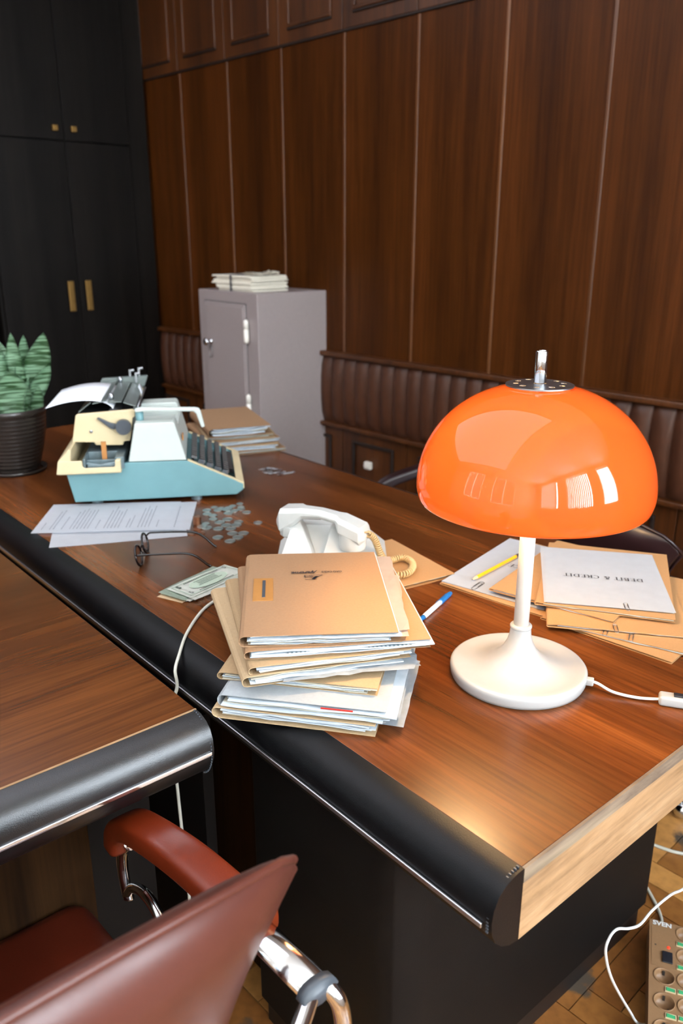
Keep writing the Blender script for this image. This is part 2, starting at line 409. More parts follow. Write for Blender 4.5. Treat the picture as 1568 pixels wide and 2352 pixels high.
for i in range(0, len(ed), 2): box(bm, A1, A1+.12, ed[i], ed[i+1], 0, H)
for a, b in WINDOWS: box(bm, A1, A1+.12, a, b, 0, .95); box(bm, A1, A1+.12, a, b, 2.75, H)
struct('wall_right', bm, M['plaster'])
for k, (a, b) in enumerate(WINDOWS):
    wn = NB(); ring(wn, a, b, .95, 2.75, .05, A1+.08, A1+.115)
    box(wn, (a+b)/2-.02, (a+b)/2+.02, A1+.085, A1+.11, 1.0, 2.7)
    for v in wn.verts: v.co = Vector((v.co.y, v.co.x, v.co.z))
    # ring() built the frame in (a,n); swap so that it lies in the right wall
    wdw = struct('window_%d' % (k+1), wn, M['white'], bevel=.003)
    for v in wdw.data.vertices: pass
    gp = NB(); box(gp, A1+.095, A1+.099, a+.05, b-.05, 1.0, 2.7)
    obj('window_pane', gp, M['glass'], wdw)
    rl = NB(); box(rl, A1-.07, A1-.03, a-.05, b+.05, 2.76, 2.80)
    bl = thing('vertical_blind', ['vertical fabric blind over the window behind the camera', 'vertical fabric blind over the middle window of the right wall', 'vertical fabric blind over the window nearest the panelled wall'][k], 'blind', (0, 0, 0), WR, 'window blinds')
    obj('blind_rail', rl, M['white'], bl)
    n = int((b-a)/.088); th = math.radians([64, 60, 66][k])
    proto = None
    for i in range(n):
        if proto is None:
            sb = NB(); box(sb, -.045, .045, -.0006, .0006, .98, 2.76); proto = obj('blind_slat', sb, M['blind'], bl)
            s = proto
        else:
            s = proto.copy(); COL.objects.link(s); s.parent = bl
        s.location = (A1-.05, a+.04+i*.088, 0); s.rotation_euler = (0, 0, PI/2 - th)

# padded strip on the back wall
bm = NB(); a = -4.19; r2 = random.Random(3)
cols = []
while a < A1-.05:
    w = .075
    for t in (0, .06, .18, .35, .5, .65, .82, .94):
        cols.append((a+w*t, .012 + .026*math.sin(PI*t)**.45 + (.006 if t == 0 else 0)))
    a += w
prev = None; zz = [.598, .606, .64, .70, .75, .80, .855, .888, .895]
for (aa, d) in cols:
    cur = [bm.verts.new((aa, N1-.012-d*(math.sin(PI*(z-.598)/.297)**.25 if .599 < z < .894 else .35), z)) for z in zz]
    if prev:
        for i in range(len(zz)-1): bm.faces.new([prev[i], cur[i], cur[i+1], prev[i+1]])
    prev = cur
tag(obj('wall_padding', bm, M['padded'], rz=WR, smooth=True), 'brown channelled leatherette padding running along the panelled wall', 'wall padding')
cl = thing('ceiling_fill', 'large square fill panel added on the ceiling over the left part of the room', 'fill panel', wf(-2.2, -.2, H-.09), WR)  # added glowing panel out of view, soft fill from above for the desktops
bm = NB(); ring(bm, -1.75, 1.75, -1.55, 1.55, .05, .03, .09)
for v in bm.verts: v.co = Vector((v.co.x, v.co.z, v.co.y))
obj('fill_frame', bm, M['white'], cl)
bm = NB(); box(bm, -1.7, 1.7, -1.5, 1.5, .045, .06); obj('fill_surface', bm, plain('fill_glow', '#f4f2ee', .5, noise=0, emit=('#eef2ff', 3.5)), cl)
# wall outlet
o = thing('wall_outlet', 'white socket low on the panelled wall right of the safe', 'outlet', wf(-2.455, N1-.032, .44), WR)
bm = NB(); box(bm, -.018, .018, -.010, .011, -.017, .017); obj('cover_plate', bm, M['white'], o, bevel=.004)
bm = NB(); lathe(bm, [(.013, 0), (.013, .003), (.011, .004)], 24, M=Matrix.Translation((0, -.012, 0)) @ Matrix.Rotation(PI/2, 4, 'X')); obj('socket', bm, M['white'], o, smooth=True)

# wardrobe along the left end of the room
W = thing('wardrobe', 'tall black built-in wardrobe with brass handles at the far left', 'wardrobe', (0, 0, 0), WR)
cw = -4.10
bm = NB(); box(bm, A0+.01, cw-.022, 1.60, 2.36, .02, 2.52); obj('cabinet_body', bm, M['wardrobe'], W)
bm = NB(); box(bm, A0+.01, cw-.006, 2.362, N1-.034, .0, 2.52); obj('side_filler', bm, M['wardrobe'], W)
bm = NB(); box(bm, A0+.01, cw+.03, .9, N1-.034, 2.522, 2.60); obj('cornice', bm, M['wardrobe'], W, bevel=.004)
for k, (n0, n1) in enumerate(((1.612, 2.003), (2.007, 2.358))):
    for (z0, z1, up) in ((.06, 1.832, 0), (1.838, 2.518, 1)):
        d = NB(); box(d, cw-.021, cw, n0, n1, z0, z1); dd = obj('door', d, M['wardrobe'], W, bevel=.002)
        hn = (1.953 if k == 0 else 2.049)
        h = NB()
        if up: box(h, cw+.008, cw+.026, hn-.013, hn+.013, 1.876, 1.902); box(h, cw, cw+.009, hn-.006, hn+.006, 1.883, 1.895); obj('knob', h, M['brass'], dd, bevel=.002)
        else:
            box(h, cw+.012, cw+.022, hn-.016, hn+.016, 1.03, 1.18); box(h, cw, cw+.013, hn-.006, hn+.006, 1.05, 1.065); box(h, cw, cw+.013, hn-.006, hn+.006, 1.145, 1.16); obj('handle', h, M['brass'], dd, bevel=.003)
bm = NB(); box(bm, A0+.01, cw-.05, .9, 1.585, .0, 2.52); tag(obj('wardrobe', bm, M['wardrobe'], rz=WR), 'plain dark cupboard front left of the brass-handled wardrobe, behind the plant', 'wardrobe')

# safe
sf = thing('safe', 'grey painted steel safe standing against the panelled wall', 'safe', (-3.322, 1.987, 0))
bm = NB(); box(bm, 0, .46, 0, .37, .04, 1.172); obj('safe_body', bm, M['safe'], sf, bevel=.004)
bm = NB(); box(bm, .06, .372, -.006, .004, .62, 1.122); box(bm, .066, .366, -.012, -.006, .626, 1.112); obj('door', bm, M['safe'], sf, bevel=.003)
bm = NB(); ring(bm, .056, .379, .612, 1.128, .002, -.0022, -.0008); obj('door_gap', bm, M['knob'], sf)
bm = NB(); box(bm, .06, .372, -.006, .004, .12, .58); obj('lower_door', bm, M['safe'], sf, bevel=.003)
for z in (.965, .65):
    bm = NB(); lathe(bm, [(.002, 0), (.009, .004), (.011, .012), (.011, .058), (.0095, .0585), (.0095, .061), (.011, .0615), (.011, .09), (.007, .098), (.002, .1)], 20, c=(.392, -.014)); obj('hinge', bm, M['white'], sf, smooth=True, loc=(0, 0, z))
bm = NB(); lathe(bm, [(.012, 0), (.012, .004), (.006, .006), (.006, .018), (.015, .022), (.017, .030), (.012, .036)], 20, M=Matrix.Translation((.11, -.012, .95)) @ Matrix.Rotation(PI/2, 4, 'X')); kn = obj('door_knob', bm, M['chrome'], sf, smooth=True)
bm = NB(); tube(bm, [(.11+.014*math.sin(t), -.018, .905+.026*math.cos(t)) for t in [2*PI*i/24 for i in range(25)]], .0014, 6); obj('key_ring', bm, M['steel'], sf, smooth=True)
for x in (.04, .42):
    bm = NB(); box(bm, x-.02, x+.02, .03, .34, 0, .04); obj('foot', bm, M['safe'], sf)

# ------------------------------------------------------------------ desks
D = thing('executive_desk', 'large dark veneer desk with black padded leather front edge and raw end', 'desk', (0, 0, 0))
DX0, DX1, DY0, DY1 = -2.85, -.417, .616, 1.489
bm = NB(); box(bm, DX0, DX1-.003, DY0, DY1, .652, .75); obj('desktop', bm, M['desk'], D, bevel=.0012)
roll = [(.616, .7500), (.602, .7490), (.588, .7450), (.575, .7360), (.568, .7220), (.5655, .7060), (.5675, .690), (.5745, .674), (.586, .6620), (.600, .654), (.616, .6510)]
bm = NB(); prism(bm, roll, DX0, DX1, 'x'); obj('leather_edge', bm, M['leather2'], D, smooth=True).modifiers.new('es', 'EDGE_SPLIT').split_angle = .9
bm = NB(); box(bm, DX0, DX1-.012, .5625, .5665, .6925, .6995); ms = obj('metal_strip', bm, M['alu'], D, bevel=.0012)
bm = NB()
for i in range(22):
    x = DX1-.006; t = .1 + i*.11; 
    if t < 2.2:
        a = PI/2 + t*.8; box(bm, x-.0015, x+.0015, .616-.0500*math.sin(min(a-PI/2, PI/2))-.0008, .616-.0500*math.sin(min(a-PI/2, PI/2))+.0008, .7+.0510*math.cos(a-PI/2)-.001, .7+.0510*math.cos(a-PI/2)+.001)
obj('stitching', bm, M['knob'], D)
bm = NB(); box(bm, DX1-.003, DX1+.0005, DY0, DY1, .652, .731); obj('raw_edge', bm, M['rawwood'], D)
bm = NB(); box(bm, DX1-.003, DX1+.0009, DY0, DY1, .731, .7502); obj('worn_edge_band', bm, M['rawband'], D)
bm = NB(); box(bm, DX0, DX1-.003, DY1, DY1+.004, .652, .7505); obj('back_edging', bm, M['groove'], D)
ped = [(-.63, .70), (-.632, .672), (-.645, .648), (-.672, .636), (-.975, .636), (-.975, 1.385), (-.63, 1.385)]
bm = NB(); prism(bm, ped, .06, .652, 'z'); obj('pedestal', bm, M['blackpanel'], D, bevel=.003)
bm = NB(); prism(bm, [(-.640, .66), (-.66, .648), (-.97, .648), (-.97, 1.375), (-.640, 1.375)], 0, .06, 'z'); obj('plinth', bm, M['plinth'], D)
bm = NB(); box(bm, -1.225, -.975, .70, .72, .0, .652); obj('modesty_panel', bm, M['pedwood'], D)
bm = NB(); box(bm, -2.3, -1.04, .580, .60, .0, .650); obj('modesty_panel', bm, M['blackpanel'], D)
bm = NB(); prism(bm, [(-2.75, .636), (-2.3, .636), (-2.3, 1.385), (-2.75, 1.385)], 0, .652, 'z'); obj('pedestal', bm, M['blackpanel'], D, bevel=.003)

R = thing('side_desk', 'lower left return desk with black leather roll edge and bright metal strip', 'desk', (0, 0, 0))
bm = NB(); box(bm, -1.85, -.921, -.95, .510, .652, .75); obj('desktop', bm, M['desk2'], R, bevel=.0012)
roll2 = [(-.921, .7500), (-.908, .7490), (-.895, .7440), (-.885, .7350), (-.879, .7210), (-.8772, .7060), (-.879, .690), (-.886, .674), (-.897, .6620), (-.909, .654), (-.921, .6510)]
bm = NB(); prism(bm, roll2, -.95, .510, 'y'); obj('leather_edge', bm, M['leather'], R, smooth=True).modifiers.new('es', 'EDGE_SPLIT').split_angle = .9
bm = NB(); box(bm, -.8785, -.8745, -.95, .506, .6975, .7045); obj('metal_strip', bm, M['chrome'], R, bevel=.0014)
bm = NB(); box(bm, -.9235, -.9205, -.95, .510, .7485, .7508); obj('veneer_lip', bm, M['rawwood'], R)
bm = NB()
for i in range(26):
    a = .08 + i*.105
    cxx, czz = -.922 + .0455*math.sin(a), .7008 + .0505*math.cos(a)
    box(bm, cxx-.0008, cxx+.0008, .5045, .5060, czz-.0014, czz+.0014)
obj('stitching', bm, M['knob'], R)
bm = NB(); box(bm, -1.03, -1.0, -.60, .362, 0, .652); obj('support_panel', bm, M['pedwood'], R, bevel=.002)
bm = NB(); box(bm, -1.72, -1.03, -.58, -.5, 0, .652); obj('crossbeam', bm, M['blackpanel'], R); bm = NB(); box(bm, -1.72, -1.062, .375, .490, 0, .652); obj('end_support', bm, M['blackpanel'], R)

# ------------------------------------------------------------------ lamp
LX, LY = -.6812, .9414
L = thing('table_lamp', 'white table lamp with glossy orange mushroom shade, lit', 'lamp', (LX, LY, .75))
bm = NB(); lathe(bm, [(.098, 0), (.1015, .001), (.1035, .006), (.1045, .014), (.1042, .0185), (.102, .0212), (.099, .0218), (.090, .0205), (.075, .0202), (.060, .0225), (.046, .0285), (.034, .0375), (.0255, .048), (.0195, .060), (.0165, .072), (.0155, .082), (.0155, .084)], 96); obj('lamp_base', bm, M['lampwhite'], L, smooth=True)
bm = NB(); lathe(bm, [(.0155, .0825), (.0165, .084), (.0165, .0868), (.0150, .0885), (.012, .0888)], 48); obj('collar', bm, M['lampwhite'], L, smooth=True)
bm = NB(); lathe(bm, [(.0114, .088), (.0114, .30), (.008, .302), (.008, .440)], 48); obj('lamp_pole', bm, plain('white_pole', '#e3e0d9', .3, noise=0), L, smooth=True)
prof = []
for i in range(41):
    a = -.238 + (1.335+.238)*i/40
    prof.append((.1678*math.cos(a)**(.947 if a > 0 else 1), .3095 + (.1470*math.sin(a) if a > 0 else .0932*math.sin(a))))
topz = prof[-1][1]
inner = [(r-.0028, z-.0006) for r, z in prof[::-1]]
bm = NB(); full = prof + inner
rings = []; n = 128
for r, z in full: rings.append([bm.verts.new((.0014+r*math.cos(2*PI*i/n), .0016+r*math.sin(2*PI*i/n), z)) for i in range(n)])
for A_, B_ in zip(rings, rings[1:] + rings[:1]):
    for i in range(n): bm.faces.new([A_[i], A_[(i+1) % n], B_[(i+1) % n], B_[i]]).material_index = 1 if rings.index(A_) > len(prof) else 0
obj('lamp_shade', bm, [M['shade'], M['shadein']], L, smooth=True)
# perforated chrome disc
bm = NB(); n = 96; dz = .4525
holes = [(math.cos(t)*.033, math.sin(t)*.033) for t in [2*PI*k/10 + .2 for k in range(10)]]
hr = .0042
def disc_with_holes(bm, z0, z1):
    # polar grid, leaving out faces inside holes, then closing with walls
    NR, NA = 26, 200; V = {}
    rad = [.009 + (.0467-.009)*i/NR for i in range(NR+1)]
    def inside(x, y): return any((x-hx)**2+(y-hy)**2 < hr*hr for hx, hy in holes)
    keep = set()
    for i in range(NR):
        for j in range(NA):
            r_ = (rad[i]+rad[i+1])/2; t = 2*PI*(j+.5)/NA
            if not inside(r_*math.cos(t), r_*math.sin(t)): keep.add((i, j))
    def vv(i, j, k):
        key = (i, j % NA, k)
        if key not in V:
            t = 2*PI*j/NA; V[key] = bm.verts.new((rad[i]*math.cos(t), rad[i]*math.sin(t), (z0, z1)[k] - .0015*(rad[i]/.0467)**4))
        return V[key]
    for (i, j) in keep:
        bm.faces.new([vv(i, j, 1), vv(i+1, j, 1), vv(i+1, j+1, 1), vv(i, j+1, 1)]); bm.faces.new([vv(i, j, 0), vv(i, j+1, 0), vv(i+1, j+1, 0), vv(i+1, j, 0)])
        if (i+1, j) not in keep: bm.faces.new([vv(i+1, j, 0), vv(i+1, j+1, 0), vv(i+1, j+1, 1), vv(i+1, j, 1)])
        if (i-1, j) not in keep: bm.faces.new([vv(i, j, 0), vv(i, j, 1), vv(i, j+1, 1), vv(i, j+1, 0)])
        if (i, (j+1) % NA) not in keep: bm.faces.new([vv(i, j+1, 0), vv(i, j+1, 1), vv(i+1, j+1, 1), vv(i+1, j+1, 0)])
        if (i, (j-1) % NA) not in keep: bm.faces.new([vv(i, j, 0), vv(i+1, j, 0), vv(i+1, j, 1), vv(i, j, 1)])
disc_with_holes(bm, dz+.0022, dz+.004); obj('cap_disc', bm, M['steel'], L)
bm = NB(); lathe(bm, [(.0085, .440), (.0085, .4995), (.0078, .5010), (.0062, .5010), (.0060, .496)], 40); obj('finial_tube', bm, M['chrome'], L, smooth=True)
BX, BY = -.040, -.060
TB = Matrix.Translation((BX, BY, 0))
bm = NB(); lathe(bm, [(.004, .290), (.013, .294), (.015, .318), (.013, .335)], 24, M=TB); tube(bm, [(0, 0, .298), (BX, BY, .298)], .004, 8); obj('bulb_socket', bm, M['white'], L, smooth=True)
bulbm = plain('lit_bulb', '#fff2d8', .3, noise=0, emit=('#ffd296', 680))
bm = NB(); lathe(bm, [(.009, .335), (.013, .343), (.022, .357), (.025, .371), (.022, .385), (.012, .394), (.002, .397)], 24, M=TB); obj('bulb', bm, bulbm, L, smooth=True)
bm = NB(); box(bm, .099, .114, -.0055, .0055, .006, .017); st = obj('cord_grip', bm, M['lampwhite'], L, bevel=.002); st.rotation_euler = (0, 0, math.atan2(.992-LY, -.588-LX))
bm = NB(); tube(bm, spline([(.090, .049, .0115), (.104, .056, .0112), (.130, .060, .006), (.160, .076, .004), (.184, .0926, .006), (.19, .096, .006)]), .0022, 8); obj('power_cord', bm, M['whitecable'], L, smooth=True)
sw = NB(); box(sw, 0, .062, -.0105, .0105, .0005, .016); so = obj('cord_switch', sw, M['lampwhite'], L, bevel=.004, loc=(.184, .093, 0)); so.rotation_euler = (0, 0, .55)
bm = NB(); box(bm, .020, .042, -.005, .005, .015, .0185); s2 = obj('rocker', bm, M['stripdark'], so, bevel=.001)
hang = [(-.447, 1.066, .757), (-.415, 1.088, .757), (-.385, 1.12, .72), (-.39, 1.16, .6), (-.44, 1.22, .45), (-.47, 1.27, .33), (-.50, 1.24, .281), (-.50, 1.19, .298), (-.50, 1.127, .304), (-.50, 1.089, .298), (-.50, 1.05, .315), (-.50, 1.01, .340), (-.50, .988, .335), (-.50, .984, .307), (-.50, 1.017, .229), (-.50, 1.096, .10), (-.50, 1.148, .026), (-.48, 1.2, .006)]
bm = NB(); tube(bm, spline([(a-LX, b-LY, c-.75) for a, b, c in hang]), .0024, 8); obj('power_cord', bm, M['whitecable'], L, smooth=True)

# ------------------------------------------------------------------ folders of papers
def curl(w, t, top_w=None, lift=0):
    tw = top_w or w
    r = min(t*.5, .006)
    return [(w, .0002), (w*.6, .0002), (.02, .0003), (r, .0004), (r*.3, t*.14), (0, t*.35), (0, t*.65), (r*.3, t*.88), (r, t), (.02, t+.0004), (tw*.5, t+lift*.4), (tw, t+lift)]
def folder(loc, rz, w, h, t, cover, label, sheets=7, pmat='stackpaper', jut=.004, seed=1, top_w=None, lift=0.0, group='card folders in the tall pile', extra=None, name='card_folder', poke=()):
    f = thing(name, label, 'folder', loc, rz, group)
    bm = NB(); ribbon(bm, curl(w, t-.0013, top_w, lift), 0, h, .0011, 8, .0012, seed); obj('cover', bm, M[cover], f)
    r = random.Random(seed*13+1); bm = NB(); z = .0018; zt = t-.0016
    for k in range(sheets):
        th = (zt-.0018)/sheets
        x0 = .006 + r.uniform(0, .012); x1 = w - .004 + r.uniform(-.018, jut); y0 = r.uniform(-.003, .009); y1 = h - r.uniform(.002, .012)
        if k in poke: x1 += .010; y0 -= .006
        nx = 9; A = []; ph = r.uniform(0, 6)
        for j, y in enumerate((y0, h/2, y1)):
            row = []
            for i in range(nx+1):
                x = x0 + (x1-x0)*i/nx
                yy = y + (r.uniform(-.0016, .0016) if j != 1 else 0)
                wz = z + th*.45*math.sin(i*(.7+.2*k)+ph)
                row.append((bm.verts.new((x, yy, max(wz, .0016))), bm.verts.new((x, yy, max(wz, .0016)+th*.62))))
            A.append(row)
        for a, b in zip(A[:-1], A[1:]):
            for i in range(nx):
                bm.faces.new([a[i][1], a[i+1][1], b[i+1][1], b[i][1]]); bm.faces.new([a[i][0], b[i][0], b[i+1][0], a[i+1][0]])
            bm.faces.new([a[0][0], a[0][1], b[0][1], b[0][0]]); bm.faces.new([a[nx][0], b[nx][0], b[nx][1], a[nx][1]])
        for a in (A[0], A[-1]):
            for i in range(nx): bm.faces.new([a[i][0], a[i+1][0], a[i+1][1], a[i][1]])
        z += th
    bm.faces.ensure_lookup_table(); per = len(bm.faces)//max(1, sheets)
    for n_, fc in enumerate(bm.faces): fc.material_index = 1 if ((n_//per)*7+seed) % 3 == 0 else 0
    obj('papers', bm, [M[pmat], M['stackwarm']], f)
    return f
def loose(parent, name, pts, z, th, mat, wob=.0, seed=0):
    """loose sheet with a slightly crumpled outline, as a part"""
    r = random.Random(seed); bm = NB(); n = 10; G = []
    (ax, ay), (bx, by), (cx_, cy_), (dx, dy) = pts
    for j in range(n+1):
        row = []
        for i in range(n+1):
            u, v = i/n, j/n
            x = (ax*(1-u)+bx*u)*(1-v) + (dx*(1-u)+cx_*u)*v; y = (ay*(1-u)+by*u)*(1-v) + (dy*(1-u)+cy_*u)*v
            e = wob*(1 if i in (0, n) or j in (0, n) else .6)
            row.append(bm.verts.new((x+r.uniform(-e, e)*.4, y+r.uniform(-e, e)*.4, z + r.uniform(0, e)*.35)))
        G.append(row)
    fs = []
    for a, b in zip(G[:-1], G[1:]):
        for i in range(n): fs.append(bm.faces.new([a[i], a[i+1], b[i+1], b[i]]))
    bmesh.ops.solidify(bm, geom=fs, thickness=th)
    return obj(name, bm, mat, parent)
d2 = math.radians
F1 = folder((-.890, .518, .7502), d2(37.2), .235, .318, .0165, 'kraft3', 'lowest pale card folder of the tall pile, overhanging the leather edge', 6, seed=2, lift=.001, poke=(3,))
loose(F1, 'loose_sheet', [(.045, .018), (.272, .010), (.272, .20), (.05, .24)], .0128, .0006, M['stackpaper'], .002, 3)
F2 = folder((-.886, .526, .7676), d2(38.5), .240, .316, .0175, 'kraftgrey', 'grey-white folder second from the bottom of the tall pile', 6, seed=4, jut=.012, poke=(1, 4))
bm = NB(); box(bm, .0, .045, -.0015, .0, .0148, .0166, Matrix.Translation((.150, -.004, 0))); obj('red_tab', bm, M['redtab'], F2, label='dark red tab')
loose(F2, 'loose_sheet', [(.07, .012), (.258, .004), (.258, .21), (.07, .24)], .0079, .0008, M['stackpaper'], .002, 5)
F3 = folder((-.922, .549, .7856), d2(38.0), .236, .316, .011, 'kraft2', 'drab card folder jutting out at the left of the tall pile', 4, seed=6)
F4 = folder((-.860, .552, .7972), d2(66), .240, .318, .0155, 'kraft3', 'beige folder turned furthest left in the tall pile, crumpled sheet sticking out right', 5, seed=8, lift=.001, poke=(2, 3))
loose(F4, 'crumpled_sheet', [(.055, -.012), (.246, -.030), (.262, .055), (.08, .13)], .0075, .0007, M['stackpaper'], .006, 9)
loose(F4, 'crumpled_sheet', [(.10, -.006), (.256, -.022), (.272, .075), (.12, .13)], .0055, .0007, M['stackpaper'], .008, 10)
F5 = folder((-.858, .562, .8134), d2(63), .238, .320, .0125, 'kraft2', 'worn folder in the middle of the tall pile with flat metal clasp ends', 4, seed=11, poke=(2,))
F6 = folder((-.880, .570, .8266), d2(58), .272, .320, .0125, 'kraft', 'wide folder just under the top one, perforated sheet edge showing', 4, seed=14, jut=.002, poke=(2,))
bm = NB()
for i in range(30): box(bm, .06+i*.0062, .0625+i*.0062, -.0042, -.0018, .0058, .0078)
obj('perforated_edge', bm, M['twgrey'], F6)
F7 = folder((-.896, .572, .8396), d2(53.8), .236, .318, .0165, 'kraft', 'top folder of the tall pile with stamp and brown fastener patch', 9, seed=17, jut=.004, lift=-.001, top_w=.230)
loose(F7, 'onion_skin_sheet', [(.12, .002), (.248, .012), (.258, .300), (.12, .30)], .0118, .0006, M['pinkpaper'], .004, 18)
loose(F7, 'plastic_sleeve', [(.10, -.001), (.244, -.004), (.262, .22), (.12, .30)], .0088, .0005, M['pinkpaper'], .003, 19)
zt = .0172
bm = NB(); box(bm, .016, .048, .118, .206, zt-.0006, zt+.0003); fp = obj('fastener_patch', bm, M['tape'], F7)
bm = NB(); box(bm, .0305, .0355, .130, .196, zt, zt+.0012); obj('metal_slide', bm, M['knob'], fp, bevel=.0005)
def text_mesh(body, size, shear=0, offset=0.0, spacing=1.0):
    c = bpy.data.curves.new('t', 'FONT'); c.body = body; c.size = size; c.shear = shear; c.space_character = spacing; c.offset = offset
    c.align_x = 'LEFT'; c.resolution_u = 3
    o = bpy.data.objects.new('t', c); COL.objects.link(o)
    dg = bpy.context.evaluated_depsgraph_get(); me = bpy.data.meshes.new_from_object(o.evaluated_get(dg))
    bpy.data.objects.remove(o); return me
def put_text(name, me, mat, parent, x, y, z, rz=PI, width=None, tall=1.0):
    xs = [v.co.x for v in me.vertices]; w0 = max(xs)-min(xs)
    k = width/w0 if width else 1
    for v in me.vertices: v.co.x = (v.co.x-min(xs))*k; v.co.y *= k*tall
    o = obj(name, me, mat, parent, loc=(x, y, z), rz=rz)
    return o
zs = .0178
put_text('stamp', text_mesh('ОАО СКБЗ', .0075, offset=.0001), M['ink'], F7, .164, .230, zs, PI, .034, 1.5)
put_text('stamp', text_mesh('А', .013, .35, .0003), M['ink'], F7, .123, .233, zs, PI, .009, 1.3)
put_text('stamp', text_mesh('ЛЬВЕРТНЕ', .0075, offset=.0004), M['ink'], F7, .114, .230, zs, PI, .036, 1.5)
bm = NB()                                          # little ship-like emblem under the words
for q in ([(.100, .2335), (.131, .2335), (.131, .2325), (.100, .2325)], [(.1305, .2335), (.132, .2335), (.116, .2200), (.113, .2200)], [(.100, .2335), (.1015, .2335), (.1015, .2265), (.100, .2265)],
          [(.100, .2275), (.122, .2265), (.122, .2250), (.100, .2260)], [(.124, .2280), (.118, .2285), (.112, .2190), (.117, .2190)], [(.101, .2180), (.120, .2195), (.120, .2180), (.101, .2168)],
          [(.108, .2320), (.109, .2320), (.112, .2275), (.111, .2275)], [(.111, .2320), (.112, .2320), (.115, .2275), (.114, .2275)]): quad(bm, [(a, .214 + (b-.2335)*1.15) for a, b in q], zs)
obj('stamp_emblem', bm, M['ink'], F7)

# folder pile behind the typewriter
labs = ['bottom folder of the pile behind the typewriter', 'second folder up in the pile behind the typewriter', 'middle folder of the pile behind the typewriter, bulging with papers', 'second folder from the top of the pile behind the typewriter', 'top brown folder of the pile behind the typewriter, thick with white sheets']
zb = .7502
for k, (t, w_, cm) in enumerate(((.010, .24, 'kraft'), (.014, .22, 'kraft2'), (.016, .225, 'kraft'), (.011, .22, 'kraft2'), (.027, .20, 'kraft'))):
    folder((-2.12 + .004*k*(-1)**k - .012*k, 1.285 + .003*k, zb), d2(69 + (3, -2, 4, -3, 1)[k]), w_, .315, t, cm, labs[k], 5, seed=30+k, jut=.008, group='card folders piled behind the typewriter'); zb += t+.0006

# folders and papers on the right
def sheet_thing(name, label, cat, loc, rz, w, h, t=.0006, mat='paper', group=None, wob=.0, seed=0, n=1):
    th = thing(name, label, cat, loc, rz, group); r = random.Random(seed)
    for k in range(n):
        bm = NB(); dx, dy, a = (0, 0, 0) if k == n-1 else (r.uniform(-.003, .006), r.uniform(-.003, .003), r.uniform(-.02, .02))
        G = []; nx = 6; ny = 8
        for j in range(ny+1):
            G.append([bm.verts.new((w*i/nx, h*j/ny, wob*math.sin(i*.9+seed)*math.sin(j*.8+seed*2)**2)) for i in range(nx+1)])
        fs = [bm.faces.new([G[j][i], G[j][i+1], G[j+1][i+1], G[j+1][i]]) for j in range(ny) for i in range(nx)]
        bmesh.ops.solidify(bm, geom=fs, thickness=-t)
        s = obj('sheet', bm, M[mat], th, loc=(dx, dy, k*(t+.0003))); s.rotation_euler = (0, 0, a)
    return th
folder((-1.000, 1.108, .7503), d2(8), .235, .318, .0035, 'kraftfresh', 'flat card folder under the clipped sheet with the pencil', 1, seed=51, group='flat folders by the lamp')
INV = sheet_thing('clipped_sheets', 'white clipped sheets under the pencil, headed word partly hidden', 'papers', (-1.000, 1.112, .7545), d2(12.5), .212, .300, .0005, wob=.0005, seed=3, n=3)
folder((-.777, 1.131, .7503), d2(6), .236, .318, .0040, 'kraftfresh', 'lowest flat folder right of the lamp, pointing at the right edge', 1, seed=52, group='flat folders by the lamp')
folder((-.752, 1.118, .7548), d2(19), .236, .318, .0045, 'kraftfresh', 'flat folder with grey sheets showing, second lowest right of the lamp', 2, seed=53, group='flat folders by the lamp')
folder((-.741, 1.099, .7598), d2(37), .236, .318, .0050, 'kraftfresh', 'flat folder reaching nearest the lamp base, right of the pole', 2, seed=54, group='flat folders by the lamp')
folder((-.898, 1.133, .7655), d2(12.6), .236, .318, .0040, 'kraftfresh', 'flat brown folder left under the white title sheet, behind the pole', 2, seed=55, group='flat folders by the lamp')
folder((-.797, 1.138, .7702), d2(31.5), .236, .318, .0050, 'kraftfresh', 'flat folder directly under the white title sheets, crease at its left', 2, seed=56, group='flat folders by the lamp')
DC = sheet_thing('title_sheets', 'white sheets headed DEBIT & CREDIT on top of the right-hand folders', 'papers', (-.781, 1.147, .7760), d2(37), .216, .279, .0005, wob=.0004, seed=5, n=4)
folder((-1.050, .911, .7503), d2(80), .250, .226, .0080, 'kraftfresh', 'flat brown folder lying beside the telephone under its coiled cord', 1, seed=57, group='flat folders by the lamp')

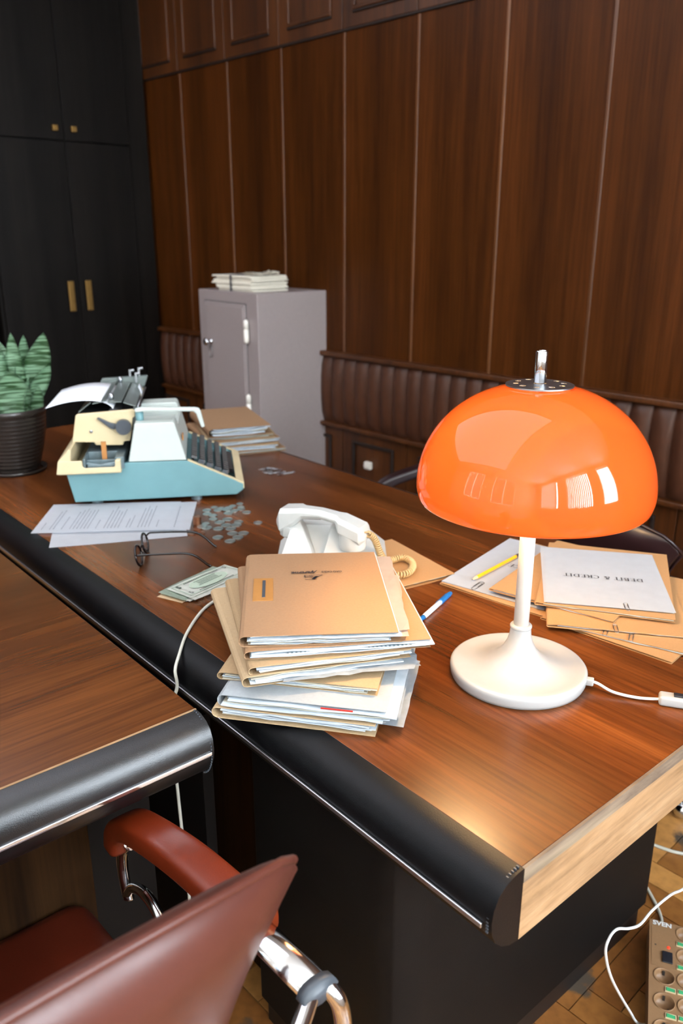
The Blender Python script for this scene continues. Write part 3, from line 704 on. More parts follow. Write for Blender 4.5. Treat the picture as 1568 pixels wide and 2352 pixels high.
# serif lettering drawn as thin polygons
def glyph(bm, ch, x, s, z, K=1.0):
    W_ = .13*s; t = .045*s; serif = .07*s
    def st(x0, w=W_, y0=0, y1=1):
        quad(bm, [(x+x0*s, y0*s), (x+x0*s+w, y0*s), (x+x0*s+w, y1*s), (x+x0*s, y1*s)], z)
        if y0 == 0: quad(bm, [(x+x0*s-serif, 0), (x+x0*s+w+serif, 0), (x+x0*s+w+serif, t), (x+x0*s-serif, t)], z)
        if y1 == 1: quad(bm, [(x+x0*s-serif, s-t), (x+x0*s+w+serif, s-t), (x+x0*s+w+serif, s), (x+x0*s-serif, s)], z)
    def h(x0, x1, y, w=t): quad(bm, [(x+x0*s, y*s), (x+x1*s, y*s), (x+x1*s, y*s+w), (x+x0*s, y*s+w)], z)
    def arc(cx_, cy_, rx, ry, a0, a1, w0=t, w1=W_, n=14):
        P = []
        for i in range(n+1):
            a = a0+(a1-a0)*i/n; w = w0 + (w1-w0)*abs(math.cos(a))
            P.append(((x+(cx_+rx*math.cos(a))*s, (cy_+ry*math.sin(a))*s), (x+(cx_+rx*math.cos(a))*s - math.cos(a)*w, (cy_+ry*math.sin(a))*s - math.sin(a)*min(w, t*1.2))))
        for (a, b), (c, d) in zip(P[:-1], P[1:]): quad(bm, [a, c, d, b], z)
    def dg(x0, y0, x1, y1, w=W_): quad(bm, [(x+x0*s, y0*s), (x+x0*s+w, y0*s), (x+x1*s+w, y1*s), (x+x1*s, y1*s)], z)
    if ch == 'D': st(.1); h(.1, .42, 0); h(.1, .42, 1-.045); arc(.40, .5, .42, .5, -PI/2, PI/2); return .98
    if ch == 'E': st(.1); h(.1, .62, 0); h(.1, .60, 1-.045); h(.1, .48, .49); h(.58, .62, 0, .2*s); h(.56, .60, .8, .2*s); h(.45, .48, .40, .22*s); return .78
    if ch == 'B': st(.1); h(.1, .38, 0); h(.1, .38, 1-.045); h(.1, .40, .50); arc(.36, .265, .30, .265, -PI/2, PI/2); arc(.34, .755, .26, .245, -PI/2, PI/2); return .82
    if ch == 'I': st(.12); return .42
    if ch == 'T': st(.32, y1=.99); h(.02, .75, 1-.045); h(.02, .055, .82, .18*s); h(.715, .75, .82, .18*s); return .82
    if ch == 'C': arc(.48, .5, .42, .5, PI*.26, PI*1.74); h(.74, .78, .72, .24*s); return .88
    if ch == 'R': st(.1); h(.1, .38, 1-.045); arc(.36, .74, .27, .26, -PI/2, PI/2); h(.1, .40, .48); dg(.62, 0, .34, .5); h(.62, .85, 0); return .88
    if ch == 'N': st(.1, t); st(.68, t); dg(.63, 0, .08, 1); return .9
    if ch == 'V': dg(.34, 0, .04, 1); dg(.36, 0, .66, 1, t); h(-.02, .26, 1-.045); h(.56, .80, 1-.045); return .82
    if ch == 'O': arc(.5, .5, .45, .5, 0, 2*PI, n=28); return 1.04
    if ch == '&': arc(.32, .26, .28, .26, PI*.35, PI*2.0, n=18); arc(.36, .76, .20, .24, -PI*.4, PI*1.35, n=18); dg(.66, 0, .20, .72); dg(.52, .22, .70, .55, t); return .95
    return .42
def serif_text(text, s, z):
    bm = NB(); x = 0
    for ch in text: x += glyph(bm, ch, x, s, z)*s
    return bm, x
bm, wd_ = serif_text('DEBIT & CREDIT', .0142, 0); obj('printed_title', bm, M['ink'], DC, loc=(.108+wd_/2, .140, .0036), rz=PI)
bm, wd_ = serif_text('INVOICE', .0150, 0); obj('printed_title', bm, M['ink'], INV, loc=(.108+wd_/2, .160, .0035), rz=PI)

def paper_clip_mesh(s=1.0):
    bm = NB(); P = [(.0, .002), (0, .022), (.0018, .0258), (.004, .0265), (.0062, .0258), (.008, .022), (.008, -.004), (.0062, -.0078), (.0045, -.0085), (.0028, -.0078), (.0012, -.004), (.0012, .018), (.0025, .0205), (.004, .021), (.0055, .0205), (.0068, .018), (.0068, .004)]
    tube(bm, spline([(a*s, b*s, .0006) for a, b in P], 4), .0005, 6); me = bpy.data.meshes.new('paper_clip'); bm.to_mesh(me); bm.free()
    me.materials.append(M['steel'])
    for p in me.polygons: p.use_smooth = True
    return me
clipme = paper_clip_mesh()
def clip(loc, rz, label, tilt=0, group=None, sc_=1.0):
    o = bpy.data.objects.new('paper_clip', clipme); COL.objects.link(o); o.location = loc; o.rotation_euler = (tilt, tilt*.5, rz); o.scale = (sc_,)*3
    return tag(o, label, 'paper clip', group)
clip((-.940, 1.135, .7566), d2(12), 'wire paper clip on the front edge of the pencil sheet', sc_=1.2)
clip((-.672, 1.228, .7784), d2(40), 'wire paper clip on the front edge of the title sheets', sc_=.9)
clip((-.652, 1.163, .7652), d2(38), 'wire paper clip on the folder edge beneath the title sheets', sc_=.9)
clip((-.665, 1.150, .7598), d2(20), 'left wire paper clip on the grey sheets of the lower folder', sc_=.9)
clip((-.625, 1.164, .7598), d2(25), 'right wire paper clip on the grey sheets of the lower folder', sc_=.9)
cp = [(-1.893, 1.315), (-1.902, 1.341), (-1.880, 1.326), (-1.867, 1.324), (-1.874, 1.344), (-1.862, 1.335), (-1.848, 1.322), (-1.836, 1.328), (-1.885, 1.352), (-1.852, 1.345)]
for k, (x, y) in enumerate(cp):
    clip((x, y, .7504+.0007*(k % 4)), rnd.uniform(0, 6), 'small wire paper clip in the heap behind the keyboard', rnd.uniform(-.04, .04), 'paper clips heaped on the desk', 1.1)
clip((-1.835, 1.350, .7504), d2(-10), 'single wire paper clip lying right of the clip heap', sc_=1.2)

# pencil and pen
def along(o, p, q):
    v = Vector(q)-Vector(p); o.location = p; o.rotation_mode = 'QUATERNION'; o.rotation_quaternion = v.to_track_quat('X', 'Z')
RX = Matrix.Rotation(PI/2, 4, 'Y')
pc = thing('pencil', 'yellow pencil with eraser lying on the clipped white sheets', 'pencil'); along(pc, (-.957, 1.151, .7612), (-.981, 1.332, .7612))
bm = NB(); lathe(bm, [(.0036, .018), (.0036, .166)], 6, M=RX); obj('barrel', bm, M['yellow'], pc)
bm = NB(); lathe(bm, [(.0012, .004), (.0036, .018)], 12, M=RX); obj('sharpened_wood', bm, M['pencilwood'], pc)
bm = NB(); lathe(bm, [(.0003, 0), (.0012, .004)], 8, M=RX); obj('lead', bm, M['graphite'], pc)
bm = NB(); lathe(bm, [(.0037, .166), (.0037, .170), (.0034, .171), (.0037, .172), (.0037, .177)], 16, M=RX); obj('ferrule', bm, M['steel'], pc)
bm = NB(); lathe(bm, [(.0034, .177), (.0034, .183), (.0026, .185)], 16, M=RX); obj('eraser', bm, M['eraser'], pc, smooth=True)
pn = thing('ballpoint_pen', 'white ballpoint pen with blue cap left of the lamp base', 'pen'); along(pn, (-.903, .944, .7552), (-.951, 1.086, .7555))
bm = NB(); lathe(bm, [(.0016, 0), (.0022, .006), (.0042, .022), (.0046, .028)], 20, M=RX); obj('blue_tip', bm, M['blueplastic'], pn, smooth=True)
bm = NB(); lathe(bm, [(.0044, .0275), (.0046, .110)], 20, M=RX); obj('barrel', bm, M['penwhite'], pn, smooth=True)
bm = NB(); lathe(bm, [(.0050, .098), (.0052, .102), (.0046, .140), (.0036, .1475), (.001, .149)], 20, M=RX); obj('cap', bm, M['blueplastic'], pn, smooth=True)
bm = NB(); box(bm, .092, .138, .0046, .0062, -.0018, .0018); obj('pocket_clip', bm, M['blueplastic'], pn, bevel=.0006)

# ------------------------------------------------------------------ telephone (we see its back)
PH = thing('telephone', 'white faceted desk telephone behind the tall folder pile', 'telephone', (-1.212, 1.000, .75), d2(49.5))
# local x = screen right, y = away
def hull(bm, pts):
    vs = [bm.verts.new(p) for p in pts]; bmesh.ops.convex_hull(bm, input=vs)
bm = NB()
hull(bm, [(-.105, -.09, .0), (.118, -.09, .0), (.118, .12, .0), (-.105, .12, .0), (-.108, -.093, .012), (.121, -.093, .012), (.121, .122, .012), (-.108, .122, .012),
          (-.088, -.055, .036), (.100, -.055, .036), (.088, .10, .046), (-.078, .10, .046)])
hull(bm, [(-.088, -.03, .034), (.05, -.03, .034), (.05, .095, .034), (-.088, .095, .034), (-.066, .022, .086), (.018, .022, .082), (.018, .055, .082), (-.066, .055, .086)])
obj('body', bm, M['phone'], PH, bevel=.002, seg=2)
bm = NB(); hull(bm, [(-.104, -.070, .020), (-.020, -.065, .020), (-.012, .06, .030), (-.088, .06, .030), (-.072, .000, .100), (-.058, .000, .100), (-.054, .015, .098), (-.070, .015, .098)]); obj('cradle_prong', bm, M['phone'], PH, bevel=.003)
bm = NB(); hull(bm, [(-.020, -.072, .020), (.050, -.070, .020), (.056, .06, .030), (-.005, .06, .030), (.006, -.012, .094), (.022, -.012, .094), (.022, .008, .092), (.006, .008, .092)]); obj('cradle_prong', bm, M['phone'], PH, bevel=.003)
HS = thing('telephone_handset', 'white faceted handset resting on the telephone cradle', 'telephone handset', (-1.285, .943, .75), d2(25))
bm = NB()
def sect(x, y0, y1, z0, z1, c=.008): return [(x, y0+c, z0), (x, y1-c, z0), (x, y1, z0+c), (x, y1, z1-c), (x, y1-c, z1), (x, y0+c, z1), (x, y0, z1-c), (x, y0, z0+c)]
secs = [sect(-.010, -.017, .017, .086, .108), sect(.000, -.026, .026, .074, .126), sect(.034, -.026, .026, .096, .131), sect(.045, -.019, .019, .108, .131), sect(.085, -.017, .017, .112, .132), sect(.122, -.019, .019, .107, .127), sect(.132, -.027, .027, .088, .124), sect(.176, -.028, .028, .074, .110), sect(.184, -.019, .019, .082, .098)]
rg = [[bm.verts.new(p) for p in s] for s in secs]
for A_, B_ in zip(rg[:-1], rg[1:]):
    for i in range(8): bm.faces.new([A_[i], A_[(i+1) % 8], B_[(i+1) % 8], B_[i]])
bm.faces.new(rg[0][::-1]); bm.faces.new(rg[-1]); obj('grip', bm, M['phone'], HS, bevel=.0012, seg=2)
bm = NB(); lathe(bm, [(.021, .056), (.026, .060), (.0275, .068), (.0275, .096)], 14, M=Matrix.Translation((.153, 0, 0))); obj('mouthpiece', bm, M['phone'], HS, bevel=.0015)
bm = NB(); lathe(bm, [(.018, .064), (.024, .068), (.025, .090)], 10, M=Matrix.Translation((.016, 0, 0))); obj('earpiece', bm, M['phone'], HS, bevel=.0015)
# coiled cord
def coil(name, path, R_, r, turns, mat, parent=None, straight=()):
    P = spline(path, 24); Ls = [0]
    for a, b in zip(P[:-1], P[1:]): Ls.append(Ls[-1]+(b-a).length)
    T_ = Ls[-1]; out = []; k = 0; n = turns*14; ref = Vector((0, 0, 1))
    for i in range(n+1):
        s = T_*i/n
        while k < len(Ls)-2 and Ls[k+1] < s: k += 1
        f = (s-Ls[k])/max(1e-9, Ls[k+1]-Ls[k]); p = P[k].lerp(P[k+1], f); t = (P[k+1]-P[k]).normalized()
        sd = t.cross(ref); 
        if sd.length < .05: sd = t.orthogonal()
        sd.normalize(); u = sd.cross(t).normalized(); ref = u
        a = 2*PI*turns*i/n; out.append(p + (sd*math.cos(a) + u*math.sin(a))*R_)
    out = [Vector(q) for q in straight] + out
    bm = NB(); tube(bm, out, r, 6); return obj(name, bm, mat, parent, smooth=True)
cc = coil('coiled_cord', [(-1.1142, 1.0193, 0.845), (-1.1156, 1.0323, 0.836), (-1.117, 1.0421, 0.824), (-1.1195, 1.0518, 0.806), (-1.1204, 1.0627, 0.786), (-1.1187, 1.0747, 0.771), (-1.1211, 1.098, 0.768), (-1.1163, 1.1184, 0.768), (-1.0939, 1.1188, 0.768), (-1.069, 1.1013, 0.768), (-1.0524, 1.0724, 0.768), (-1.0558, 1.0481, 0.768), (-1.0744, 1.0364, 0.768), (-1.0981, 1.0291, 0.768)], .0056, .0019, 50, M['tancord'], None, [(-1.114, 1.010, .850), (-1.113, 1.020, .849)])
tag(cc, 'tan coiled cord hanging from the handset and looping on the folder', 'telephone cord')
pcab = NB(); tube(pcab, spline([(-1.26, .84, .7530), (-1.232, .768, .7530), (-1.2, .695, .7530), (-1.137, .622, .7532), (-1.085, .575, .7460), (-1.065, .556, .734), (-1.0605, .5545, .705), (-1.066, .540, .66), (-1.062, .540, .60), (-1.058, .54, .537), (-1.051, .54, .417), (-1.05, .545, .25), (-1.06, .56, .05), (-1.1, .6, .004)]), .0028, 8)
tag(obj('telephone_cable', pcab, M['cable'], smooth=True), 'grey cable running over the leather edge down between the desks', 'cable')

# ------------------------------------------------------------------ banknotes
long_a = math.atan2(.818-.676, -1.343+1.311)       # long side direction
def note(loc, rz, label, mats, name='banknote', w=.066, l=.156, design=False):
    t = thing(name, label, 'banknote' if name == 'banknote' else 'paper', loc, rz, 'banknotes in the loose pile' if name == 'banknote' else None)
    bm = NB(); G = []
    for j in range(9): G.append([bm.verts.new((l*j/8, -w*i/4, .0008*math.sin(j*.7)*math.cos(i*.9)+.0009)) for i in range(5)])
    fs = [bm.faces.new([G[j][i], G[j][i+1], G[j+1][i+1], G[j+1][i]]) for j in range(8) for i in range(4)]
    bmesh.ops.solidify(bm, geom=fs, thickness=-.00035)
    obj('note_paper', bm, M[mats], t)
    if design:
        z = .0022
        def fr(bm, x0, x1, y0, y1, w_): 
            for q in ([(x0, y0), (x1, y0), (x1, y0+w_), (x0, y0+w_)], [(x0, y1-w_), (x1, y1-w_), (x1, y1), (x0, y1)], [(x0, y0), (x0+w_, y0), (x0+w_, y1), (x0, y1)], [(x1-w_, y0), (x1, y0), (x1, y1), (x1-w_, y1)]): quad(bm, q, z)
        bm = NB(); fr(bm, .0065, .1495, -.0605, -.0055, .0022); obj('border', bm, M['billgreen'], t)
        bm = NB(); f = bm.faces.new([bm.verts.new((.078+.048*math.cos(2*PI*i/40), -.033+.021*math.sin(2*PI*i/40), z)) for i in range(40)]); obj('oval_vignette', bm, M['billgreen'], t)
        bm = NB()
        for i in range(12): quad(bm, [(.055+i*.0042, -.036), (.0568+i*.0042, -.036), (.0568+i*.0042, -.023), (.055+i*.0042, -.023)], z+.0002)
        quad(bm, [(.050, -.0215), (.108, -.0215), (.108, -.0195), (.050, -.0195)], z+.0002); quad(bm, [(.048, -.0395), (.110, -.0395), (.110, -.0375), (.048, -.0375)], z+.0002)
        for i in range(22): quad(bm, [(.033+i*.0042, -.0125), (.036+i*.0042, -.0125), (.036+i*.0042, -.0095), (.033+i*.0042, -.0095)], z+.0002); quad(bm, [(.033+i*.0042, -.0578), (.036+i*.0042, -.0578), (.036+i*.0042, -.0545), (.033+i*.0042, -.0545)], z+.0002)
        obj('engraving', bm, M['billdark'], t)
        put_text('numeral', text_mesh('5', .016, offset=.0006), M['billdark'], t, .012, -.022, z+.0004, 0, .008)
        put_text('numeral', text_mesh('5', .011), M['billdark'], t, .013, -.056, z+.0004, 0, .006)
        put_text('numeral', text_mesh('5', .011), M['billdark'], t, .138, -.018, z+.0004, 0, .006)
    return t
Bo = Vector((-1.309, .678, 0)); la = long_a
note((-1.306, .655, .7503), la+.16, 'peach coloured slip at the bottom of the banknotes', 'peach', 'paper_slip', .060, .150)
note((-1.311, .665, .7520), la+.10, 'lowest banknote of the loose pile', 'bill')
note((-1.305, .672, .7535), la+.03, 'banknote second from the bottom of the pile', 'bill')
note((-1.313, .662, .7550), la+.07, 'green banknote in the middle of the pile', 'billgreen')
note((-1.300, .684, .7565), la-.05, 'crumpled banknote second from the top of the pile', 'bill')
note((-1.309, .678, .7585), la, 'topmost five banknote of the pile, building side up', 'bill', design=True)

# ------------------------------------------------------------------ coins
def coin_mesh(r, t, mat):
    bm = NB(); lathe(bm, [(r*.97, 0), (r, t*.1), (r, t*.9), (r*.97, t), (r*.90, t), (r*.88, t*.88), (r*.5, t*.9), (r*.45, t*.98), (.0005, t)], 32); me = bpy.data.meshes.new('coin'); bmesh.ops.recalc_face_normals(bm, faces=bm.faces); bm.to_mesh(me); bm.free(); me.materials.append(mat); return me
cm = {24: coin_mesh(.0122, .0018, M['coin']), 21: coin_mesh(.0106, .0019, M['coin']), 18: coin_mesh(.009, .0014, M['coin']), 19: coin_mesh(.0095, .0015, M['copper'])}
coins = [(-1.688, 1.000, 21), (-1.697, 1.027, 18), (-1.671, 1.021, 21), (-1.675, 1.033, 18), (-1.669, 1.052, 21), (-1.676, 1.069, 18), (-1.680, 1.093, 18), (-1.656, 1.080, 18), (-1.641, 1.070, 21), (-1.611, 1.067, 21), (-1.658, 1.039, 24), (-1.641, 1.049, 21), (-1.635, 1.029, 24), (-1.664, .986, 21), (-1.644, .990, 21), (-1.621, .977, 21), (-1.597, 1.002, 24), (-1.591, .976, 24), (-1.605, .946, 18), (-1.578, .932, 24), (-1.554, .949, 24), (-1.563, .976, 24), (-1.564, 1.012, 21), (-1.550, .996, 24), (-1.535, .971, 24), (-1.507, .957, 24), (-1.492, .977, 24), (-1.477, .952, 24), (-1.506, .917, 24), (-1.468, .925, 24), (-1.530, 1.044, 21), (-1.588, .926, 24)]
placed = []
for x, y, k in coins:
    r = cm[k].vertices[0].co.length*1.03; z = .7502
    for (px, py, pr_, pz) in placed:
        if math.hypot(px-x, py-y) < (pr_+r)*.80: z = max(z, pz+.0019)
    placed.append((x, y, r, z))
    o = bpy.data.objects.new('coin', cm[k]); COL.objects.link(o); o.location = (x, y, z)
    lab = 'silver coloured coin in the loose scatter beside the typed sheets'
    if (x, y) == (-1.530, 1.044): lab = 'single silver coloured coin lying apart, nearest the telephone'
    tag(o, lab, 'coin', 'silver coins scattered on the desk')
for k in range(14):
    o = bpy.data.objects.new('coin', cm[19]); COL.objects.link(o); o.location = (-1.610+rnd.uniform(-.0007, .0007), .926+rnd.uniform(-.0007, .0007), .7502+k*.00158)
    tag(o, 'copper coin in the upright stack beside the silver coins', 'coin', 'copper coins stacked on the desk')
for (x, y), lab in zip(((-1.588, .914), (-1.555, .903), (-1.566, .884)), ('copper coin at the foot of the copper stack', 'copper coin lying by the spectacle arm, in front of the stack', 'coin half hidden beside the far spectacle arm')):
    o = bpy.data.objects.new('coin', cm[19]); COL.objects.link(o); o.location = (x, y, .7502 if x > -1.58 else .7502); tag(o, lab, 'coin')

# ------------------------------------------------------------------ typed pages and spectacles
def typed(parent, w, h, z, seed):
    r = random.Random(seed); bm = NB(); x = .018
    for blk in ((1, .3), (2, .8), (1, .55), (6, .9), (1, .35), (5, .9), (2, .5), (4, .9), (1, .3)):
        for _ in range(blk[0]):
            y = .02; end = .02 + (h-.04)*blk[1]*r.uniform(.75, 1)
            while y < end:
                l = r.uniform(.003, .012); quad(bm, [(x, y), (x+.0011, y), (x+.0011, y+l), (x, y+l)], z); y += l+.002
            x += .0081
        x += .0105
        if x > w-.02: break
    return obj('typed_lines', bm, M['greyink'], parent)
def page(loc, rz, label, t, seed, l=.300, txt=True):
    th = thing('typed_page', label, 'paper', loc, rz, 'typed pages before the typewriter'); bm = NB(); G = []
    for j in range(7): G.append([bm.verts.new((l*j/6, .212*i/4, .0004*math.sin(j+seed)+.0006)) for i in range(5)])
    fs = [bm.faces.new([G[j][i], G[j][i+1], G[j+1][i+1], G[j+1][i]]) for j in range(6) for i in range(4)]
    bmesh.ops.solidify(bm, geom=fs, thickness=-.0003); obj('sheet', bm, M['paper'], th)
    if txt: typed(th, l, .212, .0016, seed)
    return th
page((-1.690, .600, .7503), d2(64), 'blank lower edged sheet under the typed pages, nearest the desk edge', 0, 2, txt=False)
page((-1.762, .648, .7520), d2(54.5), 'typed sheet sticking out to the right under the top typed page', 0, 3, .300)
page((-1.799, .601, .7538), d2(54.2), 'topmost typed page in front of the typewriter', 0, 4, .318)

GL = thing('spectacles', 'black round-lens spectacles standing folded open on the desk', 'glasses', (-1.501, .727, .75), d2(142))
# local x along the front, y: negative = towards the temple tips
def ring_pts(cx_, rx, rz_, zc): return [(cx_+rx*math.cos(t), .004*math.sin(t), zc+rz_*math.sin(t)) for t in [2*PI*i/36 for i in range(37)]]
for s in (-1, 1):
    bm = NB(); tube(bm, ring_pts(s*.036, .0235, .0205, .0222), .0025, 8); rim = obj('rim', bm, M['glasses'], GL, smooth=True)
    bm = NB(); vs = [bm.verts.new((s*.036+.0225*math.cos(t), .004*math.sin(t), .0222+.0195*math.sin(t))) for t in [2*PI*i/32 for i in range(32)]]; f = bm.faces.new(vs); bmesh.ops.solidify(bm, geom=[f], thickness=.0015); obj('lens', bm, M['glass'], GL)
    bm = NB(); tube(bm, spline([(s*.0595, 0, .031), (s*.066, -.004, .0335), (s*.067, -.012, .0345), (s*.066, -.06, .036), (s*.063, -.100, .0355), (s*.060, -.122, .027), (s*.057, -.143, .008), (s*.056, -.150, .0035)]), .0017, 8, rads=[.0020+.0012*(i/56)**2 for i in range(57)]); obj('temple', bm, M['glasses'], GL, smooth=True)
    bm = NB(); tube(bm, spline([(s*.0125, -.002, .020), (s*.011, -.007, .017), (s*.012, -.009, .012)]), .0016, 6); obj('nose_pad', bm, M['glasses'], GL, smooth=True)
bm = NB(); tube(bm, spline([(-.0135, 0, .027), (0, 0, .0305), (.0135, 0, .027)]), .0018, 8); obj('bridge', bm, M['glasses'], GL, smooth=True)

# ------------------------------------------------------------------ typewriter
TW = thing('typewriter', 'blue, cream and white mechanical typewriter seen from its left side', 'typewriter', (-1.9225, .7621, .75), d2(58.85))
sidep = [(.000, .014), (-.014, .088), (.134, .111), (.281, .110), (.421, .043), (.421, .028), (.403, .015)]
cent = [(.000, .014), (-.014, .086), (.134, .100), (.281, .094), (.405, .033), (.421, .030), (.403, .015)]
bm = NB(); prism(bm, sidep, 0, .012); prism(bm, sidep, .318, .330); prism(bm, cent, .012, .318); obj('casing', bm, M['twblue'], TW, bevel=.0022)
bm = NB()
for (y0, y1) in ((.001, .016), (.314, .329)): prism(bm, [(.283, .1095), (.283, .1125), (.421, .0460), (.421, .0430)], y0, y1)
prism(bm, [(.402, .0520), (.402, .0565), (.423, .0455), (.423, .0300), (.418, .030)], .001, .329); obj('keyboard_frame', bm, M['twcream'], TW, bevel=.001)
# keys
kb = NB(); hull(kb, [(-.0080, -.0082, .010), (.0080, -.0082, .010), (.0080, .0082, .010), (-.0080, .0082, .010), (-.0062, -.0066, .0165), (.0062, -.0066, .0165), (.0062, .0066, .0165), (-.0062, .0066, .0165)])
box(kb, -.002, .002, -.002, .002, -.012, .010)
kme = bpy.data.meshes.new('key'); bmesh.ops.recalc_face_normals(kb, faces=kb.faces); kb.to_mesh(kme); kb.free(); kme.materials.append(M['key'])
rows = [(.296, .1010), (.316, .0905), (.336, .0800), (.356, .0695), (.375, .0595)]
for ri, (u, z) in enumerate(rows):
    n = (13, 14, 13, 14, 13)[ri]; off = (.030, .024, .028, .023, .030)[ri]
    for k in range(n):
        o = bpy.data.objects.new('key', kme); COL.objects.link(o); o.parent = TW; o.location = (u, off+k*.0205, z); o.rotation_euler = (0, .30, 0)
bm = NB(); prism(bm, [(.385, .055), (.386, .068), (.398, .064), (.399, .052)], .07, .25); obj('space_bar', bm, M['key'], TW, bevel=.001)
for ri, (u, z) in enumerate(rows[1:]):
    bm = NB(); prism(bm, [(u-.009, z+.008), (u-.005, z+.019), (u+.006, z+.016), (u+.009, z+.005)], .0125, .0165+.004); obj('shift_key', bm, M['knob'], TW, bevel=.0008)
# hood: two cheeks and a front joining them
ck = [(.138, .112), (.159, .207), (.163, .209), (.252, .210), (.257, .206), (.281, .111)]
bm = NB(); prism(bm, ck, .002, .088); prism(bm, ck, .262, .328); prism(bm, [(.236, .112), (.246, .172), (.262, .186), (.281, .111)], .086, .264); prism(bm, [(.138, .112), (.150, .160), (.160, .160), (.160, .112)], .086, .264)
obj('hood', bm, M['twwhite'], TW, bevel=.005, seg=3)
bm = NB(); box(bm, .160, .236, .09, .26, .113, .150); 
for k in range(18): 
    a = -.9 + k*.105; box(bm, -.001, .001, 0, .07, -.001, .001, Matrix.Translation((.19, .175, .155)) @ Matrix.Rotation(a-PI/2+1.57, 4, 'Z'))
obj('type_basket', bm, M['rubber'], TW)
bm = NB(); box(bm, .2715, .2745, .055, .085, .150, .164, Matrix.Translation((.0, 0, 0))); obj('badge', bm, M['amber'], TW)
# carriage rail shell in cream, open on top
bm = NB(); shell = [(-.033, .094), (-.026, .128), (-.022, .128), (.002, .152), (.008, .152), (.010, .120), (.010, .094)]
prism(bm, [(-.033, .094), (-.027, .127), (.030, .127), (.030, .114), (.034, .108), (.106, .108), (.108, .114), (.108, .126), (.121, .126), (.121, .094)], -.026, -.020)
prism(bm, [(-.033, .094), (-.027, .127), (.001, .156), (.006, .156), (.0, .094)], -.020, .345)
box(bm, -.030, .121, -.022, .345, .092, .096); prism(bm, [(.110, .094), (.110, .126), (.121, .126), (.121, .094)], -.021, .02)
obj('carriage_shell', bm, M['twcream'], TW, bevel=.0025)
bm = NB(); box(bm, .030, .036, -.015, .34, .098, .128); box(bm, .108, .128, -.012, .34, .100, .130); box(bm, .04, .108, -.012, -.006, .100, .112); box(bm, .036, .108, .012, .020, .100, .118); box(bm, .036, .108, .05, .34, .098, .13)
tube(bm, [(.036, .002, .112), (.07, -.004, .108), (.108, .002, .112)], .004, 8); obj('carriage_rails', bm, M['twgrey'], TW, bevel=.001)
bm = NB(); box(bm, .072, .084, .028, .034, .100, .160); obj('margin_plate', bm, M['amber'], TW)
# carriage
cov = [(-.001, .155), (.013, .222), (.017, .226), (.152, .234), (.159, .231), (.158, .215), (.152, .213), (.149, .190), (.141, .154), (.125, .152), (.123, .143), (.056, .145), (.052, .153)]
bm = NB(); prism(bm, cov, .056, .068); obj('carriage_end_cover', bm, M['twcream'], TW, bevel=.0025); bm = NB(); prism(bm, cov, .385, .397); obj('carriage_end_cover', bm, M['twcream'], TW, bevel=.0025)
RY = Matrix.Rotation(-PI/2, 4, 'X')
bm = NB(); prism(bm, [(.012, .165), (.020, .222), (.150, .226), (.150, .180), (.120, .150), (.06, .150)], .068, .385); obj('carriage_frame', bm, M['rubber'], TW)
bm = NB(); lathe(bm, [(.019, .069), (.019, .384)], 32, M=Matrix.Translation((.105, 0, .215)) @ RY); obj('platen', bm, M['rubber'], TW, smooth=True)
def knob(y0, y1):
    bm = NB(); prof_ = []; 
    ring0 = [(.129+(.0195 if i % 2 else .0182)*math.cos(2*PI*i/60), .193+(.0195 if i % 2 else .0182)*math.sin(2*PI*i/60)) for i in range(60)]
    prism(bm, ring0, y0, y1); return bm
obj('platen_knob', knob(.034, .052), M['knob'], TW); obj('platen_knob', knob(.400, .418), M['knob'], TW)
bm = NB(); prism(bm, [(.066, .216), (.069, .219), (.098, .204), (.110, .201), (.112, .192), (.105, .186), (.096, .190)], .044, .052); obj('release_lever', bm, M['knob'], TW, bevel=.0015)
bm = NB(); lathe(bm, [(.004, 0), (.004, .003), (.002, .0035)], 16, M=Matrix.Translation((.048, .0555, .182)) @ Matrix.Rotation(PI/2, 4, 'X')); obj('screw', bm, M['steel'], TW, smooth=True)
bm = NB(); prism(bm, [(.030, .228), (.046, .262), (.172, .268), (.174, .264), (.164, .238), (.125, .232)], .376, .396); obj('far_carriage_end', bm, M['twpanel'], TW, bevel=.002)
for (u0, z0, u1, z1) in ((.018, .228, .050, .252), (.054, .249, .088, .256), (.092, .252, .126, .252), (.130, .250, .160, .240)):
    bm = NB(); prism(bm, [(u0, z0), (u1, z1), (u1, z1-.003), (u0, z0-.003)], .075, .386); obj('paper_support', bm, M['twpanel'], TW, bevel=.0008)
for y in (.11, .37):
    bm = NB(); lathe(bm, [(.004, .248), (.006, .256), (.006, .266), (.003, .268)], 16, c=(.098, y)); obj('margin_stop', bm, M['steel'], TW, smooth=True)
for (u, y, h_) in ((.125, .385, .285), (.150, .388, .290), (.142, .372, .278)):
    bm = NB(); box(bm, u-.003, u+.003, y-.006, y+.006, .250, h_); tube(bm, [(u, y, h_-.004), (u+.012, y, h_-.002)], .004, 8); obj('tab_lever', bm, M['steel'], TW, bevel=.001)
bm = NB(); tube(bm, [(.165, .085, .234), (.165, .375, .234)], .0028, 8); obj('paper_bail', bm, M['steel'], TW, smooth=True)
bm = NB(); prism(bm, [(.160, .231), (.160, .240), (.176, .243), (.308, .2385), (.318, .2365), (.3225, .228), (.331, .188), (.322, .186), (.3105, .222), (.304, .2285), (.18, .232), (.172, .231)], .032, .046); obj('return_lever', bm, M['twwhite'], TW, bevel=.003)
bm = NB(); lathe(bm, [(.009, .208), (.010, .212), (.010, .231)], 20, c=(.170, .045)); obj('lever_hub', bm, M['twblue'], TW, smooth=True)
for (u, y) in ((.05, .03), (.30, .03), (.05, .30), (.30, .30)):
    bm = NB(); lathe(bm, [(.014, 0), (.014, .015)], 20, c=(u, y)); obj('foot', bm, M['twgrey'], TW)
